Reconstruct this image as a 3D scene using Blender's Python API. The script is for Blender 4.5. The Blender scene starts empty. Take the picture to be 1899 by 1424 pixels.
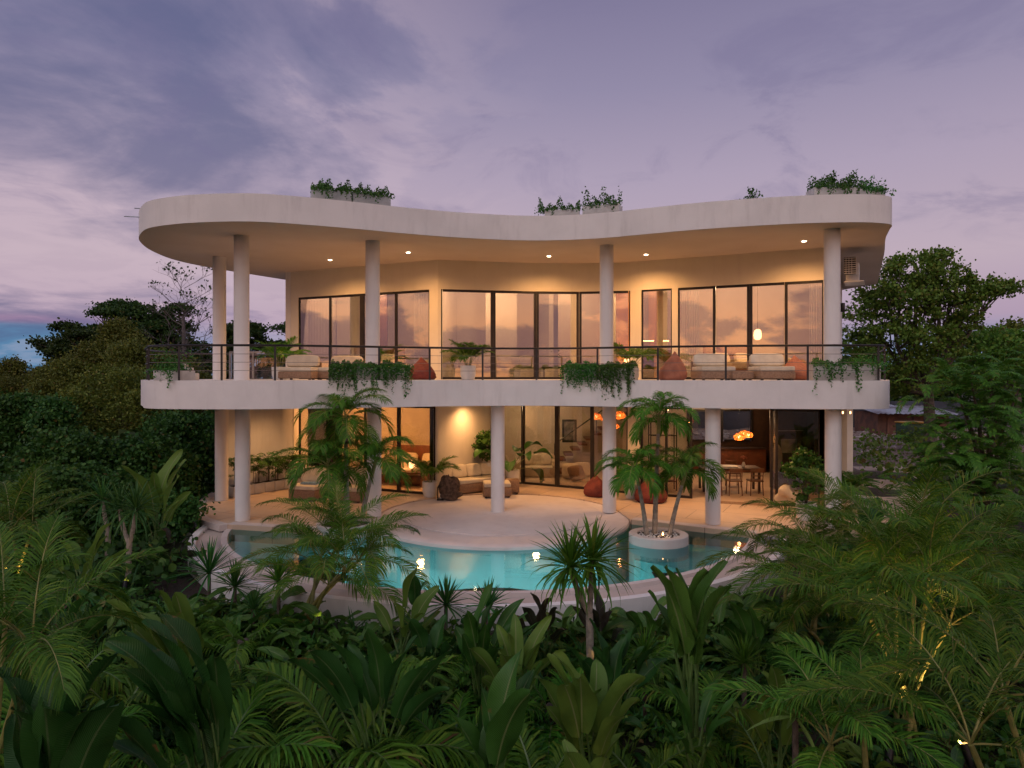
import bpy, math, random
import numpy as np
from mathutils import Vector, Matrix
R = math.radians
PI = math.pi
random.seed(7)
rs = np.random.RandomState(7)
sc = bpy.context.scene
col = sc.collection

# ---------------------------------------------------------------- camera
F, CX, HY, E = 1280.0, 949.5, 697.0, 3.75      # focal length and horizon row of the photograph, eye height
cam = bpy.data.cameras.new('camera')
cam.sensor_width = 36.0
cam.lens = 36.0 * F / 1899.0
cam.shift_y = -(712 - HY) / 1899.0
cam.clip_start = 0.05
cam.clip_end = 6000
co = bpy.data.objects.new('camera', cam)
co.location = (0, 0, E)
co.rotation_euler = (R(90), 0, 0)
col.objects.link(co)
sc.camera = co

def P(px, py, Y):
    return Vector(((px - CX) / F * Y, Y, E - (py - HY) / F * Y))

def G(px, py, z=0.0):
    return P(px, py, F * (E - z) / (py - HY))

# ---------------------------------------------------------------- render settings
sc.view_settings.view_transform = 'Standard'
sc.view_settings.look = 'None'
sc.view_settings.exposure = 0.17
sc.view_settings.gamma = 1.0
sc.render.engine = 'CYCLES'
cy = sc.cycles
cy.use_denoising = True
cy.max_bounces = 7
cy.diffuse_bounces = 3
cy.glossy_bounces = 3
cy.transmission_bounces = 4
cy.transparent_max_bounces = 10
cy.sample_clamp_indirect = 3.0
cy.caustics_reflective = False
cy.caustics_refractive = False
cy.use_adaptive_sampling = True
cy.adaptive_threshold = 0.02

def lin(h, k=1.0):
    h = h.lstrip('#')
    o = []
    for i in (0, 2, 4):
        c = int(h[i:i + 2], 16) / 255.0
        c = c / 12.92 if c <= 0.04045 else ((c + 0.055) / 1.055) ** 2.4
        o.append(c * k)
    return (o[0], o[1], o[2], 1.0)

# ---------------------------------------------------------------- node helper
class NT:
    def __init__(s, tree):
        s.t = tree; s.n = tree.nodes; s.l = tree.links
    def node(s, typ, **kw):
        n = s.n.new(typ)
        for k, v in kw.items():
            if hasattr(n, k):
                setattr(n, k, v)
        return n
    def put(s, sock, v):
        if v is None: return
        if isinstance(v, bpy.types.NodeSocket):
            s.l.new(v, sock)
        else:
            sock.default_value = v
    def math(s, op, a, b=None, c=None, clamp=False):
        n = s.n.new('ShaderNodeMath'); n.operation = op; n.use_clamp = clamp
        s.put(n.inputs[0], a); s.put(n.inputs[1], b)
        if c is not None: s.put(n.inputs[2], c)
        return n.outputs[0]
    def sstep(s, v, a, b):
        n = s.n.new('ShaderNodeMapRange'); n.interpolation_type = 'SMOOTHSTEP'
        s.put(n.inputs[0], v); n.inputs[1].default_value = a; n.inputs[2].default_value = b
        n.inputs[3].default_value = 0; n.inputs[4].default_value = 1
        return n.outputs[0]
    def mix(s, fac, a, b, blend='MIX'):
        n = s.n.new('ShaderNodeMix'); n.data_type = 'RGBA'; n.blend_type = blend
        s.put(n.inputs[0], fac); s.put(n.inputs[6], a); s.put(n.inputs[7], b)
        return n.outputs[2]
    def ramp(s, fac, stops):
        n = s.n.new('ShaderNodeValToRGB')
        e = n.color_ramp.elements
        while len(e) < len(stops): e.new(0.5)
        for i, (p, c) in enumerate(stops):
            e[i].position = p; e[i].color = c
        s.put(n.inputs[0], fac)
        return n.outputs[0]
    def noise(s, vec, scale, detail=4, rough=.55, dist=0):
        n = s.n.new('ShaderNodeTexNoise')
        s.put(n.inputs['Vector'], vec)
        n.inputs['Scale'].default_value = scale; n.inputs['Detail'].default_value = detail
        n.inputs['Roughness'].default_value = rough; n.inputs['Distortion'].default_value = dist
        return n.outputs[0]

# ---------------------------------------------------------------- world: dusk sky, sunset behind the viewer
w = bpy.data.worlds.new('World')
sc.world = w
w.use_nodes = True
w.node_tree.nodes.clear()
T = NT(w.node_tree)
tc = T.node('ShaderNodeTexCoord')
sep = T.node('ShaderNodeSeparateXYZ'); T.l.new(tc.outputs['Generated'], sep.inputs[0])
X, Y, Z = sep.outputs
front = T.ramp(Z, [(0.0, lin('#6E84A6')), (0.035, lin('#7F8CAB')), (0.075, lin('#A893A8')), (0.15, lin('#B5A3B0')),
                   (0.27, lin('#A497AC')), (0.38, lin('#8B849F')), (0.50, lin('#75708F')), (0.70, lin('#68688E')), (1.0, lin('#565C86'))])
# pinker, lighter glow on the left side of the front sky; bluer on the right
pk = T.math('MULTIPLY', T.sstep(X, 0.15, -0.45), T.math('MULTIPLY', T.sstep(Z, 0.05, .12), T.sstep(Z, 0.42, .2)))
front = T.mix(T.math('MULTIPLY', pk, .35), front, lin('#BFA9B4'))
lb = T.math('MULTIPLY', T.sstep(X, -0.42, -0.56), T.sstep(Z, 0.075, 0.055))
front = T.mix(T.math('MULTIPLY', lb, .85), front, lin('#4A7EA3'))
pl = T.math('MULTIPLY', T.sstep(X, -0.42, -0.55), T.math('MULTIPLY', T.sstep(Z, 0.06, 0.066), T.sstep(Z, 0.078, 0.068)))
front = T.mix(T.math('MULTIPLY', pl, .75), front, lin('#A07C98'))
# clouds on a flat layer
zz = T.math('ADD', T.math('MAXIMUM', Z, 0.0), 0.16)
cv = T.node('ShaderNodeCombineXYZ')
T.l.new(T.math('DIVIDE', X, zz), cv.inputs[0]); T.l.new(T.math('DIVIDE', Y, zz), cv.inputs[1])
n1 = T.noise(cv.outputs[0], 1.25, 8, .58, .6)
n2 = T.noise(cv.outputs[0], 2.6, 6, .6, .3)
bias = T.math('MULTIPLY', T.sstep(X, -0.08, -0.42), T.math('MULTIPLY', T.math('MULTIPLY', T.sstep(Z, 0.16, .30), T.sstep(Z, .62, .40)), .24))
bias = T.math('ADD', bias, T.math('MULTIPLY', T.sstep(X, -.1, -.5), T.math('MULTIPLY', T.sstep(Z, .14, .08), .14)))
cm = T.math('ADD', T.math('ADD', T.math('MULTIPLY', n1, .7), T.math('MULTIPLY', n2, .3)), T.math('SUBTRACT', bias, T.math('MULTIPLY', T.sstep(X, -.2, .25), .035)))
cmask = T.sstep(cm, 0.53, 0.77)
front = T.mix(T.math('MULTIPLY', cmask, .68), front, lin('#4C567C'))
wn = T.noise(cv.outputs[0], 2.1, 7, .62, .9)
wm = T.math('MULTIPLY', T.sstep(wn, .50, .68), T.sstep(Z, .13, .22))
front = T.mix(T.math('MULTIPLY', wm, .38), front, lin('#6F6A8C'))
hl = T.math('MULTIPLY', T.sstep(cm, .46, .52), T.sstep(cm, .60, .53))
front = T.mix(T.math('MULTIPLY', T.math('MULTIPLY', hl, .2), T.sstep(X, .1, -.2)), front, lin('#CDB7C0'))
back = T.ramp(Z, [(0.0, (1.0, .40, .17, 1)), (0.06, (1.15, .52, .28, 1)), (0.16, (1.0, .56, .40, 1)), (0.30, (1.0, .78, .70, 1)),
                  (0.50, (.98, .92, 1.02, 1)), (0.75, (.45, .46, .58, 1)), (1.0, lin('#565C86'))])
cv2 = T.node('ShaderNodeCombineXYZ')
T.l.new(T.math('MULTIPLY', X, 4.0), cv2.inputs[0]); T.l.new(T.math('MULTIPLY', Y, 4.0), cv2.inputs[1]); T.l.new(T.math('MULTIPLY', Z, 9.0), cv2.inputs[2])
n3 = T.noise(cv2.outputs[0], 1.3, 6, .6, .3)
hz = T.math('MULTIPLY', T.sstep(Z, .13, .05), T.sstep(Z, .28, .1))
bm = T.sstep(T.math('ADD', n3, T.math('MULTIPLY', hz, .12)), .52, .60)
back = T.mix(T.math('MULTIPLY', bm, .8), back, (.13, .10, .18, 1))
skyc = T.mix(T.sstep(Y, 0.25, -0.35), front, back)
skyc = T.mix(T.sstep(Z, 0.0, -0.02), skyc, (.02, .025, .02, 1))
bg = T.node('ShaderNodeBackground'); T.l.new(skyc, bg.inputs[0]); bg.inputs[1].default_value = 1.0
wo = T.node('ShaderNodeOutputWorld'); T.l.new(bg.outputs[0], wo.inputs[0])

sun = bpy.data.lights.new('sun', 'SUN')
sun.energy = 0.4; sun.angle = R(30); sun.color = (1.0, .90, .86)
so = bpy.data.objects.new('sun', sun); col.objects.link(so)
so.rotation_euler = (R(42), 0, R(-38))

# ---------------------------------------------------------------- mesh and object helpers
ORI = {}
class MB:
    def __init__(s): s.v = []; s.f = []; s.uv = []; s.hasuv = False
    def add(s, vs, fs, uv=None):
        b = len(s.v)
        s.v.extend([tuple(q) for q in vs]); s.f.extend([tuple(b + i for i in q) for q in fs])
        if uv: s.hasuv = True; s.uv.extend(uv)
        else: s.uv.extend([(0, 0)] * len(vs))
        return s
    def box(s, c, d, rz=0.0, bev=0.0):
        cx, cy_, cz = c; x, y, z = d[0] / 2, d[1] / 2, d[2] / 2
        ca, sa = math.cos(rz), math.sin(rz)
        b = min(bev, x * .45, y * .45, z * .45)
        def T_(px, py, pz): return (cx + px * ca - py * sa, cy_ + px * sa + py * ca, cz + pz)
        if b <= 0:
            vs = [T_(i * x, j * y, k * z) for k in (-1, 1) for j in (-1, 1) for i in (-1, 1)]
            s.add(vs, [(0, 2, 3, 1), (4, 5, 7, 6), (0, 1, 5, 4), (2, 6, 7, 3), (0, 4, 6, 2), (1, 3, 7, 5)])
        else:
            rings = []
            for zz_, ins in ((-z, b), (-z + b * .3, b * .3), (-z + b, 0), (z - b, 0), (z - b * .3, b * .3), (z, b)):
                ring = []
                X_, Y_ = x - ins, y - ins
                for (sx, sy, a0) in ((1, 1, 0), (-1, 1, 90), (-1, -1, 180), (1, -1, 270)):
                    for a in (0, 45, 90):
                        r = R(a0 + a)
                        ring.append(T_(sx * (X_ - b) + b * math.cos(r), sy * (Y_ - b) + b * math.sin(r), zz_))
                rings.append(ring)
            n = 12; vs = [q for r_ in rings for q in r_]
            fs = [(k * n + i, k * n + (i + 1) % n, (k + 1) * n + (i + 1) % n, (k + 1) * n + i) for k in range(len(rings) - 1) for i in range(n)]
            fs.append(tuple(range(n - 1, -1, -1))); fs.append(tuple((len(rings) - 1) * n + i for i in range(n)))
            s.add(vs, fs)
        return s
    def prism(s, poly, z0, z1, top=True, bottom=True, sides=True):
        n = len(poly)
        a = sum(poly[i][0] * poly[(i + 1) % n][1] - poly[(i + 1) % n][0] * poly[i][1] for i in range(n))
        if a < 0: poly = poly[::-1]
        vs = [(p[0], p[1], z0) for p in poly] + [(p[0], p[1], z1) for p in poly]
        fs = []
        if sides: fs += [(i, (i + 1) % n, n + (i + 1) % n, n + i) for i in range(n)]
        if top: fs.append(tuple(range(n, 2 * n)))
        if bottom: fs.append(tuple(range(n - 1, -1, -1)))
        return s.add(vs, fs)
    def tube(s, pts, rad, n=6, cap=True):
        pts = [Vector(p) for p in pts]; m = len(pts)
        if not hasattr(rad, '__len__'): rad = [rad] * m
        vs = []; u = None
        for i, p in enumerate(pts):
            t = (pts[min(i + 1, m - 1)] - pts[max(i - 1, 0)])
            if t.length < 1e-9: t = Vector((0, 0, 1))
            t.normalize()
            if u is None:
                u = t.orthogonal().normalized()
            else:
                u = (u - t * u.dot(t))
                if u.length < 1e-6: u = t.orthogonal()
                u.normalize()
            w_ = t.cross(u)
            for k in range(n):
                a = 2 * PI * k / n
                vs.append(p + (u * math.cos(a) + w_ * math.sin(a)) * rad[i])
        fs = [(i * n + k, i * n + (k + 1) % n, (i + 1) * n + (k + 1) % n, (i + 1) * n + k) for i in range(m - 1) for k in range(n)]
        if cap: fs.append(tuple(range(n - 1, -1, -1))); fs.append(tuple((m - 1) * n + k for k in range(n)))
        return s.add(vs, fs)
    def lathe(s, c, prof, n=24, sx=1, sy=1):
        vs = []
        for r, z in prof:
            for k in range(n):
                a = 2 * PI * k / n
                vs.append((c[0] + r * sx * math.cos(a), c[1] + r * sy * math.sin(a), c[2] + z))
        m = len(prof)
        fs = [(i * n + k, i * n + (k + 1) % n, (i + 1) * n + (k + 1) % n, (i + 1) * n + k) for i in range(m - 1) for k in range(n)]
        fs.append(tuple(range(n - 1, -1, -1))); fs.append(tuple((m - 1) * n + k for k in range(n)))
        return s.add(vs, fs)
    def blob(s, c, r, seed=0, amp=.15, nu=14, nv=9, rz=0, flat=None, pw=1.0):
        rr = random.Random(seed); ph = [(rr.uniform(1, 3), rr.uniform(1, 3), rr.uniform(0, 6), rr.uniform(0, 6)) for _ in range(4)]
        vs = []; ca, sa = math.cos(rz), math.sin(rz)
        for j in range(nv + 1):
            th = PI * j / nv
            for i in range(nu):
                a = 2 * PI * i / nu
                k = 1 + amp * sum(math.sin(round(p[0]) * a + p[2]) * math.sin(p[1] * th + p[3]) for p in ph) / 2
                def se(v): return math.copysign(abs(v) ** pw, v)
                x = r[0] * se(math.cos(a)) * se(math.sin(th)) * k; y = r[1] * se(math.sin(a)) * se(math.sin(th)) * k; z = -r[2] * se(math.cos(th)) * k
                if flat is not None: z = max(z, flat)
                vs.append((c[0] + x * ca - y * sa, c[1] + x * sa + y * ca, c[2] + z))
        fs = [(j * nu + i, j * nu + (i + 1) % nu, (j + 1) * nu + (i + 1) % nu, (j + 1) * nu + i) for j in range(nv) for i in range(nu)]
        return s.add(vs, fs)
    def build(s, name, mat, parent=None, smooth=True, angle=35):
        o = Vector((0, 0, 0))
        if parent is not None: o = ORI.get(parent.name, o)
        me = bpy.data.meshes.new(name)
        me.from_pydata([(x - o[0], y - o[1], z - o[2]) for x, y, z in s.v] if o.length else s.v, [], s.f)
        if s.hasuv:
            ul = me.uv_layers.new(name='UVMap')
            li = np.empty(len(me.loops), dtype=np.int32); me.loops.foreach_get('vertex_index', li)
            ul.data.foreach_set('uv', np.array(s.uv, dtype=np.float32)[li].ravel())
        if smooth:
            me.polygons.foreach_set('use_smooth', [True] * len(me.polygons))
            if angle: me.set_sharp_from_angle(angle=R(angle))
        me.materials.append(mat)
        me.update()
        ob = bpy.data.objects.new(name, me); col.objects.link(ob)
        if parent is not None: ob.parent = parent
        ORI[ob.name] = o.copy()
        return ob

def tag(o, label=None, cat=None, group=None, kind=None):
    if label: o['label'] = label
    if cat: o['category'] = cat
    if group: o['group'] = group
    if kind: o['kind'] = kind
    return o

def thing(name, label, cat, loc=(0, 0, 0), group=None):
    o = bpy.data.objects.new(name, None); col.objects.link(o); o.location = loc
    o.empty_display_size = .1
    ORI[o.name] = Vector(loc)
    return tag(o, label, cat, group)

def struct(o): o['kind'] = 'structure'; return o

def copy_thing(src, loc, rz=0, s=1.0, label=None, group=None):
    kids = {}
    for o in bpy.data.objects:
        if o.parent is not None: kids.setdefault(o.parent.name, []).append(o)
    def rec(o, par):
        c = o.copy(); col.objects.link(c)
        if par is not None: c.parent = par
        for k in kids.get(o.name, []): rec(k, c)
        return c
    r = rec(src, None)
    r.location = loc; r.rotation_euler = (0, 0, rz); r.scale = (s, s, s) if not hasattr(s, '__len__') else s
    ORI[r.name] = Vector(loc)
    if label: r['label'] = label
    if group: r['group'] = group
    return r

def point_light(name, loc, power, color=(1, .62, .3), radius=.08, parent=None):
    l = bpy.data.lights.new(name, 'POINT'); l.energy = power; l.color = color; l.shadow_soft_size = radius
    o = bpy.data.objects.new(name, l); col.objects.link(o); o.location = loc
    if parent is not None:
        o.parent = parent; o.location = Vector(loc) - ORI[parent.name]
    return o

def spot_light(name, loc, target, power, color=(1, .62, .3), angle=110, blend=.8, radius=.04, parent=None):
    l = bpy.data.lights.new(name, 'SPOT'); l.energy = power; l.color = color; l.shadow_soft_size = radius
    l.spot_size = R(angle); l.spot_blend = blend
    o = bpy.data.objects.new(name, l); col.objects.link(o); o.location = loc
    d = Vector(target) - Vector(loc)
    o.rotation_euler = d.to_track_quat('-Z', 'Y').to_euler()
    if parent is not None:
        o.parent = parent; o.location = Vector(loc) - ORI[parent.name]
    return o

# ---------------------------------------------------------------- materials
def newmat(name):
    m = bpy.data.materials.new(name); m.use_nodes = True
    m.node_tree.nodes.clear()
    t = NT(m.node_tree)
    out = t.node('ShaderNodeOutputMaterial')
    b = t.node('ShaderNodeBsdfPrincipled'); t.l.new(b.outputs[0], out.inputs[0])
    return m, t, b, out

def pm(name, c1, c2=None, scale=3.0, rough=.6, bump=.0, bscale=60, metal=0, detail=5, spec=.5, lo=.35, hi=.65):
    m, t, b, out = newmat(name)
    c = t.node('ShaderNodeTexCoord').outputs['Object']
    if c2 is None: c2 = c1
    n = t.noise(c, scale, detail)
    t.put(b.inputs['Base Color'], t.mix(t.sstep(n, lo, hi), c1, c2))
    b.inputs['Roughness'].default_value = rough; b.inputs['Metallic'].default_value = metal
    b.inputs['Specular IOR Level'].default_value = spec
    if bump:
        bn = t.node('ShaderNodeBump'); bn.inputs['Strength'].default_value = bump; bn.inputs['Distance'].default_value = .02
        t.l.new(t.noise(c, bscale, 3), bn.inputs['Height']); t.l.new(bn.outputs[0], b.inputs['Normal'])
    return m

def emat(name, color, k):
    m, t, b, out = newmat(name)
    e = t.node('ShaderNodeEmission'); e.inputs[0].default_value = color; e.inputs[1].default_value = k
    t.l.new(e.outputs[0], out.inputs[0])
    return m

FOL = 1.45
def leafm(name, c1, c2, c3=None, rough=.5, trans=.28, spec=.22):
    """leaf colour differs from leaf to leaf"""
    m, t, b, out = newmat(name)
    g = t.node('ShaderNodeNewGeometry'); oi = t.node('ShaderNodeObjectInfo')
    k_ = FOL
    sc_ = lambda q: (q[0] * k_ * .95, q[1] * k_ * 1.12, q[2] * k_ * .7, 1)
    c = t.ramp(g.outputs['Random Per Island'], [(0, sc_(c1)), (.7, sc_(c2)), (.965, sc_(c3 or c2)), (1, (.13, .085, .03, 1))])
    hs = t.node('ShaderNodeHueSaturation')
    hs.inputs['Hue'].default_value = .5
    t.put(hs.inputs['Value'], t.math('ADD', t.math('MULTIPLY', oi.outputs['Random'], .45), .78))
    t.put(hs.inputs['Hue'], t.math('ADD', t.math('MULTIPLY', oi.outputs['Random'], .03), .485))
    t.l.new(c, hs.inputs['Color'])
    t.l.new(hs.outputs[0], b.inputs['Base Color'])
    b.inputs['Roughness'].default_value = rough
    b.inputs['Specular IOR Level'].default_value = spec
    tr = t.node('ShaderNodeBsdfTranslucent'); t.l.new(hs.outputs[0], tr.inputs[0])
    mx = t.node('ShaderNodeMixShader'); mx.inputs[0].default_value = trans
    t.l.new(b.outputs[0], mx.inputs[1]); t.l.new(tr.outputs[0], mx.inputs[2]); t.l.new(mx.outputs[0], out.inputs[0])
    return m

def blade(name, c1, c2, rib, rough=.38, trans=.2):
    """broad leaf: pale midrib and cross veins from the leaf's own UV"""
    m, t, b, out = newmat(name)
    uv = t.node('ShaderNodeUVMap')
    sp = t.node('ShaderNodeSeparateXYZ'); t.l.new(uv.outputs[0], sp.inputs[0])
    u, v = sp.outputs[0], sp.outputs[1]
    au = t.math('ABSOLUTE', t.math('SUBTRACT', u, .5))
    g = t.node('ShaderNodeNewGeometry'); oi = t.node('ShaderNodeObjectInfo')
    sc_ = lambda q: (q[0] * FOL, q[1] * FOL * 1.12, q[2] * FOL * .7, 1)
    c1, c2 = sc_(c1), sc_(c2)
    base = t.mix(g.outputs['Random Per Island'], c1, c2)
    st = t.math('SINE', t.math('MULTIPLY', t.math('ADD', v, t.math('MULTIPLY', au, -.16)), 300))
    base = t.mix(t.math('MULTIPLY', t.sstep(st, .2, 1), .12), base, rib)
    nz = t.noise(t.node('ShaderNodeTexCoord').outputs['Object'], 3.5, 4)
    base = t.mix(t.math('MULTIPLY', t.sstep(nz, .45, .75), .35), base, (c1[0] * .5, c1[1] * .55, c1[2] * .5, 1))
    nb = t.noise(t.node('ShaderNodeTexCoord').outputs['Object'], 1.9, 5, .65)
    base = t.mix(t.math('MULTIPLY', t.sstep(t.math('ADD', nb, t.math('MULTIPLY', au, .22)), .70, .76), .85), base, (.17, .10, .035, 1))
    base = t.mix(t.sstep(au, .035, .015), base, rib)
    t.l.new(base, b.inputs['Base Color'])
    b.inputs['Roughness'].default_value = rough; b.inputs['Specular IOR Level'].default_value = .3
    bn = t.node('ShaderNodeBump'); bn.inputs['Strength'].default_value = .3; bn.inputs['Distance'].default_value = .004
    t.l.new(st, bn.inputs['Height']); t.l.new(bn.outputs[0], b.inputs['Normal'])
    tr = t.node('ShaderNodeBsdfTranslucent'); t.l.new(base, tr.inputs[0])
    mx = t.node('ShaderNodeMixShader'); mx.inputs[0].default_value = trans
    t.l.new(b.outputs[0], mx.inputs[1]); t.l.new(tr.outputs[0], mx.inputs[2]); t.l.new(mx.outputs[0], out.inputs[0])
    return m

def glassm(name, refl=.2, tint=(1, 1, 1, 1), rough=0.0):
    m, t, b, out = newmat(name)
    g = t.node('ShaderNodeBsdfGlossy'); g.inputs['Roughness'].default_value = rough; g.inputs[0].default_value = (1, 1, 1, 1)
    tr = t.node('ShaderNodeBsdfTransparent'); tr.inputs[0].default_value = tint
    fr = t.node('ShaderNodeFresnel'); fr.inputs[0].default_value = 1.5
    f = t.math('ADD', t.math('MULTIPLY', fr.outputs[0], .9), refl, clamp=True)
    mx = t.node('ShaderNodeMixShader'); t.l.new(f, mx.inputs[0])
    t.l.new(tr.outputs[0], mx.inputs[1]); t.l.new(g.outputs[0], mx.inputs[2]); t.l.new(mx.outputs[0], out.inputs[0])
    return m

def rgb(r, g, b): return (r, g, b, 1)
M = {}
def stucco(name, c1, c2, stain):
    m, t, b, out = newmat(name)
    c = t.node('ShaderNodeTexCoord').outputs['Object']
    n = t.noise(c, .9, 6, .6)
    mp = t.node('ShaderNodeMapping'); mp.inputs['Scale'].default_value = (2.2, 2.2, .35); t.l.new(c, mp.inputs[0])
    n2 = t.noise(mp.outputs[0], 1.6, 6, .62)
    k = t.mix(t.sstep(n, .35, .68), c1, c2)
    k = t.mix(t.math('MULTIPLY', t.sstep(n2, .5, .8), .5), k, stain)
    t.l.new(k, b.inputs['Base Color']); b.inputs['Roughness'].default_value = .75
    b.inputs['Specular IOR Level'].default_value = .3
    bn = t.node('ShaderNodeBump'); bn.inputs['Strength'].default_value = .25; bn.inputs['Distance'].default_value = .012
    t.l.new(t.noise(c, 45, 4), bn.inputs['Height']); t.l.new(bn.outputs[0], b.inputs['Normal'])
    return m
M['stucco'] = stucco('stucco', rgb(.78, .745, .735), rgb(.71, .68, .67), rgb(.52, .49, .48))
M['cream'] = stucco('cream_wall', rgb(.77, .69, .57), rgb(.72, .64, .52), rgb(.66, .58, .48))
M['inner'] = pm('inner_wall', rgb(.68, .61, .52), rgb(.62, .55, .46), 1.2, .7)
M['ochre'] = pm('ochre_wall', rgb(.62, .30, .10), rgb(.52, .24, .08), 1.2, .7)
M['frame'] = pm('bronze_frame', rgb(.018, .014, .013), rgb(.028, .022, .020), 5, .4, metal=.3)
M['rail'] = pm('dark_rail', rgb(.03, .028, .03), rgb(.045, .042, .042), 8, .45, metal=.4)
M['cable'] = pm('steel_cable', rgb(.16, .15, .15), None, 5, .35, metal=.8)
M['glass_up'] = glassm('window_glass_upper', .21, rgb(.93, .91, .88))
M['glass_lo'] = glassm('window_glass_lower', .05, rgb(.86, .84, .80))
M['wood'] = pm('brown_wood', rgb(.10, .045, .02), rgb(.16, .07, .032), 6, .5, .1, 30)
M['darkwood'] = pm('dark_wood', rgb(.035, .017, .011), rgb(.055, .027, .016), 6, .45, .1, 30)
M['redwood'] = pm('red_wood', rgb(.16, .05, .022), rgb(.11, .035, .016), 6, .45)
M['fabric'] = pm('cream_fabric', rgb(.68, .60, .47), rgb(.60, .52, .40), 5, .9, .3, 220)
M['wicker'] = pm('wicker', rgb(.34, .21, .13), rgb(.25, .15, .09), 25, .7, .6, 120)
M['redbag'] = pm('red_fabric', rgb(.19, .036, .026), rgb(.13, .025, .02), 5, .85, 1.0, 18)
M['orangebag'] = pm('orange_fabric', rgb(.40, .15, .085), rgb(.30, .105, .06), 5, .85, 1.0, 18)
M['whitepot'] = pm('white_ceramic', rgb(.68, .66, .64), rgb(.60, .58, .56), 4, .5, .15, 25)
M['soil'] = pm('soil', rgb(.035, .022, .014), rgb(.06, .04, .026), 20, .95, .8, 60)
M['sheer'] = None
M['curtain_dark'] = pm('dark_curtain', rgb(.05, .038, .03), rgb(.065, .05, .04), 4, .9)
M['black'] = pm('black_metal', rgb(.012, .011, .011), None, 5, .4, metal=.3)
M['blue_towel'] = pm('blue_towel', rgb(.08, .2, .36), rgb(.3, .4, .5), 30, .9)
M['steel'] = pm('steel', rgb(.4, .4, .4), rgb(.3, .3, .3), 5, .3, metal=.9)
M['bulb'] = emat('warm_bulb', rgb(1, .50, .20), 6)
M['spotlens'] = emat('spot_lens', rgb(1, .6, .25), 2)
M['down'] = emat('downlight_lens', rgb(1, .78, .5), 22)
M['flame'] = emat('flame', rgb(1, .5, .18), 16)

m, t, b, out = newmat('sheer_curtain')
b.inputs['Base Color'].default_value = (.85, .82, .76, 1); b.inputs['Roughness'].default_value = .9
tl = t.node('ShaderNodeBsdfTranslucent'); tl.inputs[0].default_value = (.92, .88, .80, 1)
tp = t.node('ShaderNodeBsdfTransparent')
m1 = t.node('ShaderNodeMixShader'); m1.inputs[0].default_value = .5
m2 = t.node('ShaderNodeMixShader'); m2.inputs[0].default_value = .12
t.l.new(b.outputs[0], m1.inputs[1]); t.l.new(tl.outputs[0], m1.inputs[2])
t.l.new(m1.outputs[0], m2.inputs[1]); t.l.new(tp.outputs[0], m2.inputs[2]); t.l.new(m2.outputs[0], out.inputs[0])
M['sheer'] = m

# terrace stone: large slabs, fine joints, mottled
m, t, b, out = newmat('travertine')
c = t.node('ShaderNodeTexCoord').outputs['Object']
mp = t.node('ShaderNodeMapping'); mp.inputs['Rotation'].default_value = (0, 0, R(28)); t.l.new(c, mp.inputs[0])
br = t.node('ShaderNodeTexBrick'); t.l.new(mp.outputs[0], br.inputs['Vector'])
br.inputs['Scale'].default_value = 1; br.inputs['Mortar Size'].default_value = .012; br.inputs['Mortar Smooth'].default_value = .3
br.inputs['Brick Width'].default_value = 1.9; br.inputs['Row Height'].default_value = 1.3; br.offset = .37
br.inputs['Color1'].default_value = (.62, .46, .33, 1); br.inputs['Color2'].default_value = (.57, .41, .29, 1); br.inputs['Mortar'].default_value = (.24, .17, .13, 1)
n = t.noise(c, 1.7, 7, .6); n2 = t.noise(c, 9, 6, .65)
k = t.mix(t.math('MULTIPLY', t.sstep(n, .4, .7), .5), br.outputs['Color'], rgb(.48, .36, .29))
k = t.mix(t.math('MULTIPLY', t.sstep(n2, .52, .75), .35), k, rgb(.40, .30, .24))
t.l.new(k, b.inputs['Base Color']); b.inputs['Roughness'].default_value = .55
bn = t.node('ShaderNodeBump'); bn.inputs['Strength'].default_value = .25; bn.inputs['Distance'].default_value = .01
t.l.new(n2, bn.inputs['Height']); t.l.new(bn.outputs[0], b.inputs['Normal'])
M['terrace'] = m
M['plaster'] = stucco('pale_pool_plaster', rgb(.66, .58, .55), rgb(.60, .52, .49), rgb(.52, .44, .42))
M['gutter'] = stucco('beige_pool_plaster', rgb(.56, .46, .41), rgb(.50, .41, .36), rgb(.42, .34, .30))
M['basin'] = pm('aqua_mosaic', rgb(.16, .55, .57), rgb(.10, .46, .49), 14, .4, .1, 40)
M['concrete'] = pm('grey_concrete', rgb(.42, .42, .41), rgb(.28, .29, .28), 2.5, .85, .4, 30)
M['palegranite'] = pm('pale_stone_box', rgb(.55, .53, .50), rgb(.42, .40, .38), 3, .8, .3, 30)
M['stone'] = None
m, t, b, out = newmat('rubble_stone')
c = t.node('ShaderNodeTexCoord').outputs['Object']
vo = t.node('ShaderNodeTexVoronoi'); vo.feature = 'DISTANCE_TO_EDGE'; vo.inputs['Scale'].default_value = 4.5; t.l.new(c, vo.inputs['Vector'])
vc = t.node('ShaderNodeTexVoronoi'); vc.inputs['Scale'].default_value = 4.5; t.l.new(c, vc.inputs['Vector'])
k = t.mix(t.sstep(t.noise(c, 7, 5), .35, .65), rgb(.42, .40, .40), rgb(.16, .15, .15))
k = t.mix(t.sstep(vo.outputs['Distance'], .06, .02), k, rgb(.05, .045, .045))
t.l.new(k, b.inputs['Base Color']); b.inputs['Roughness'].default_value = .85
bn = t.node('ShaderNodeBump'); bn.inputs['Strength'].default_value = 1; bn.inputs['Distance'].default_value = .05
t.l.new(t.sstep(vo.outputs['Distance'], 0, .12), bn.inputs['Height']); t.l.new(bn.outputs[0], b.inputs['Normal'])
M['stone'] = m

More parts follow.
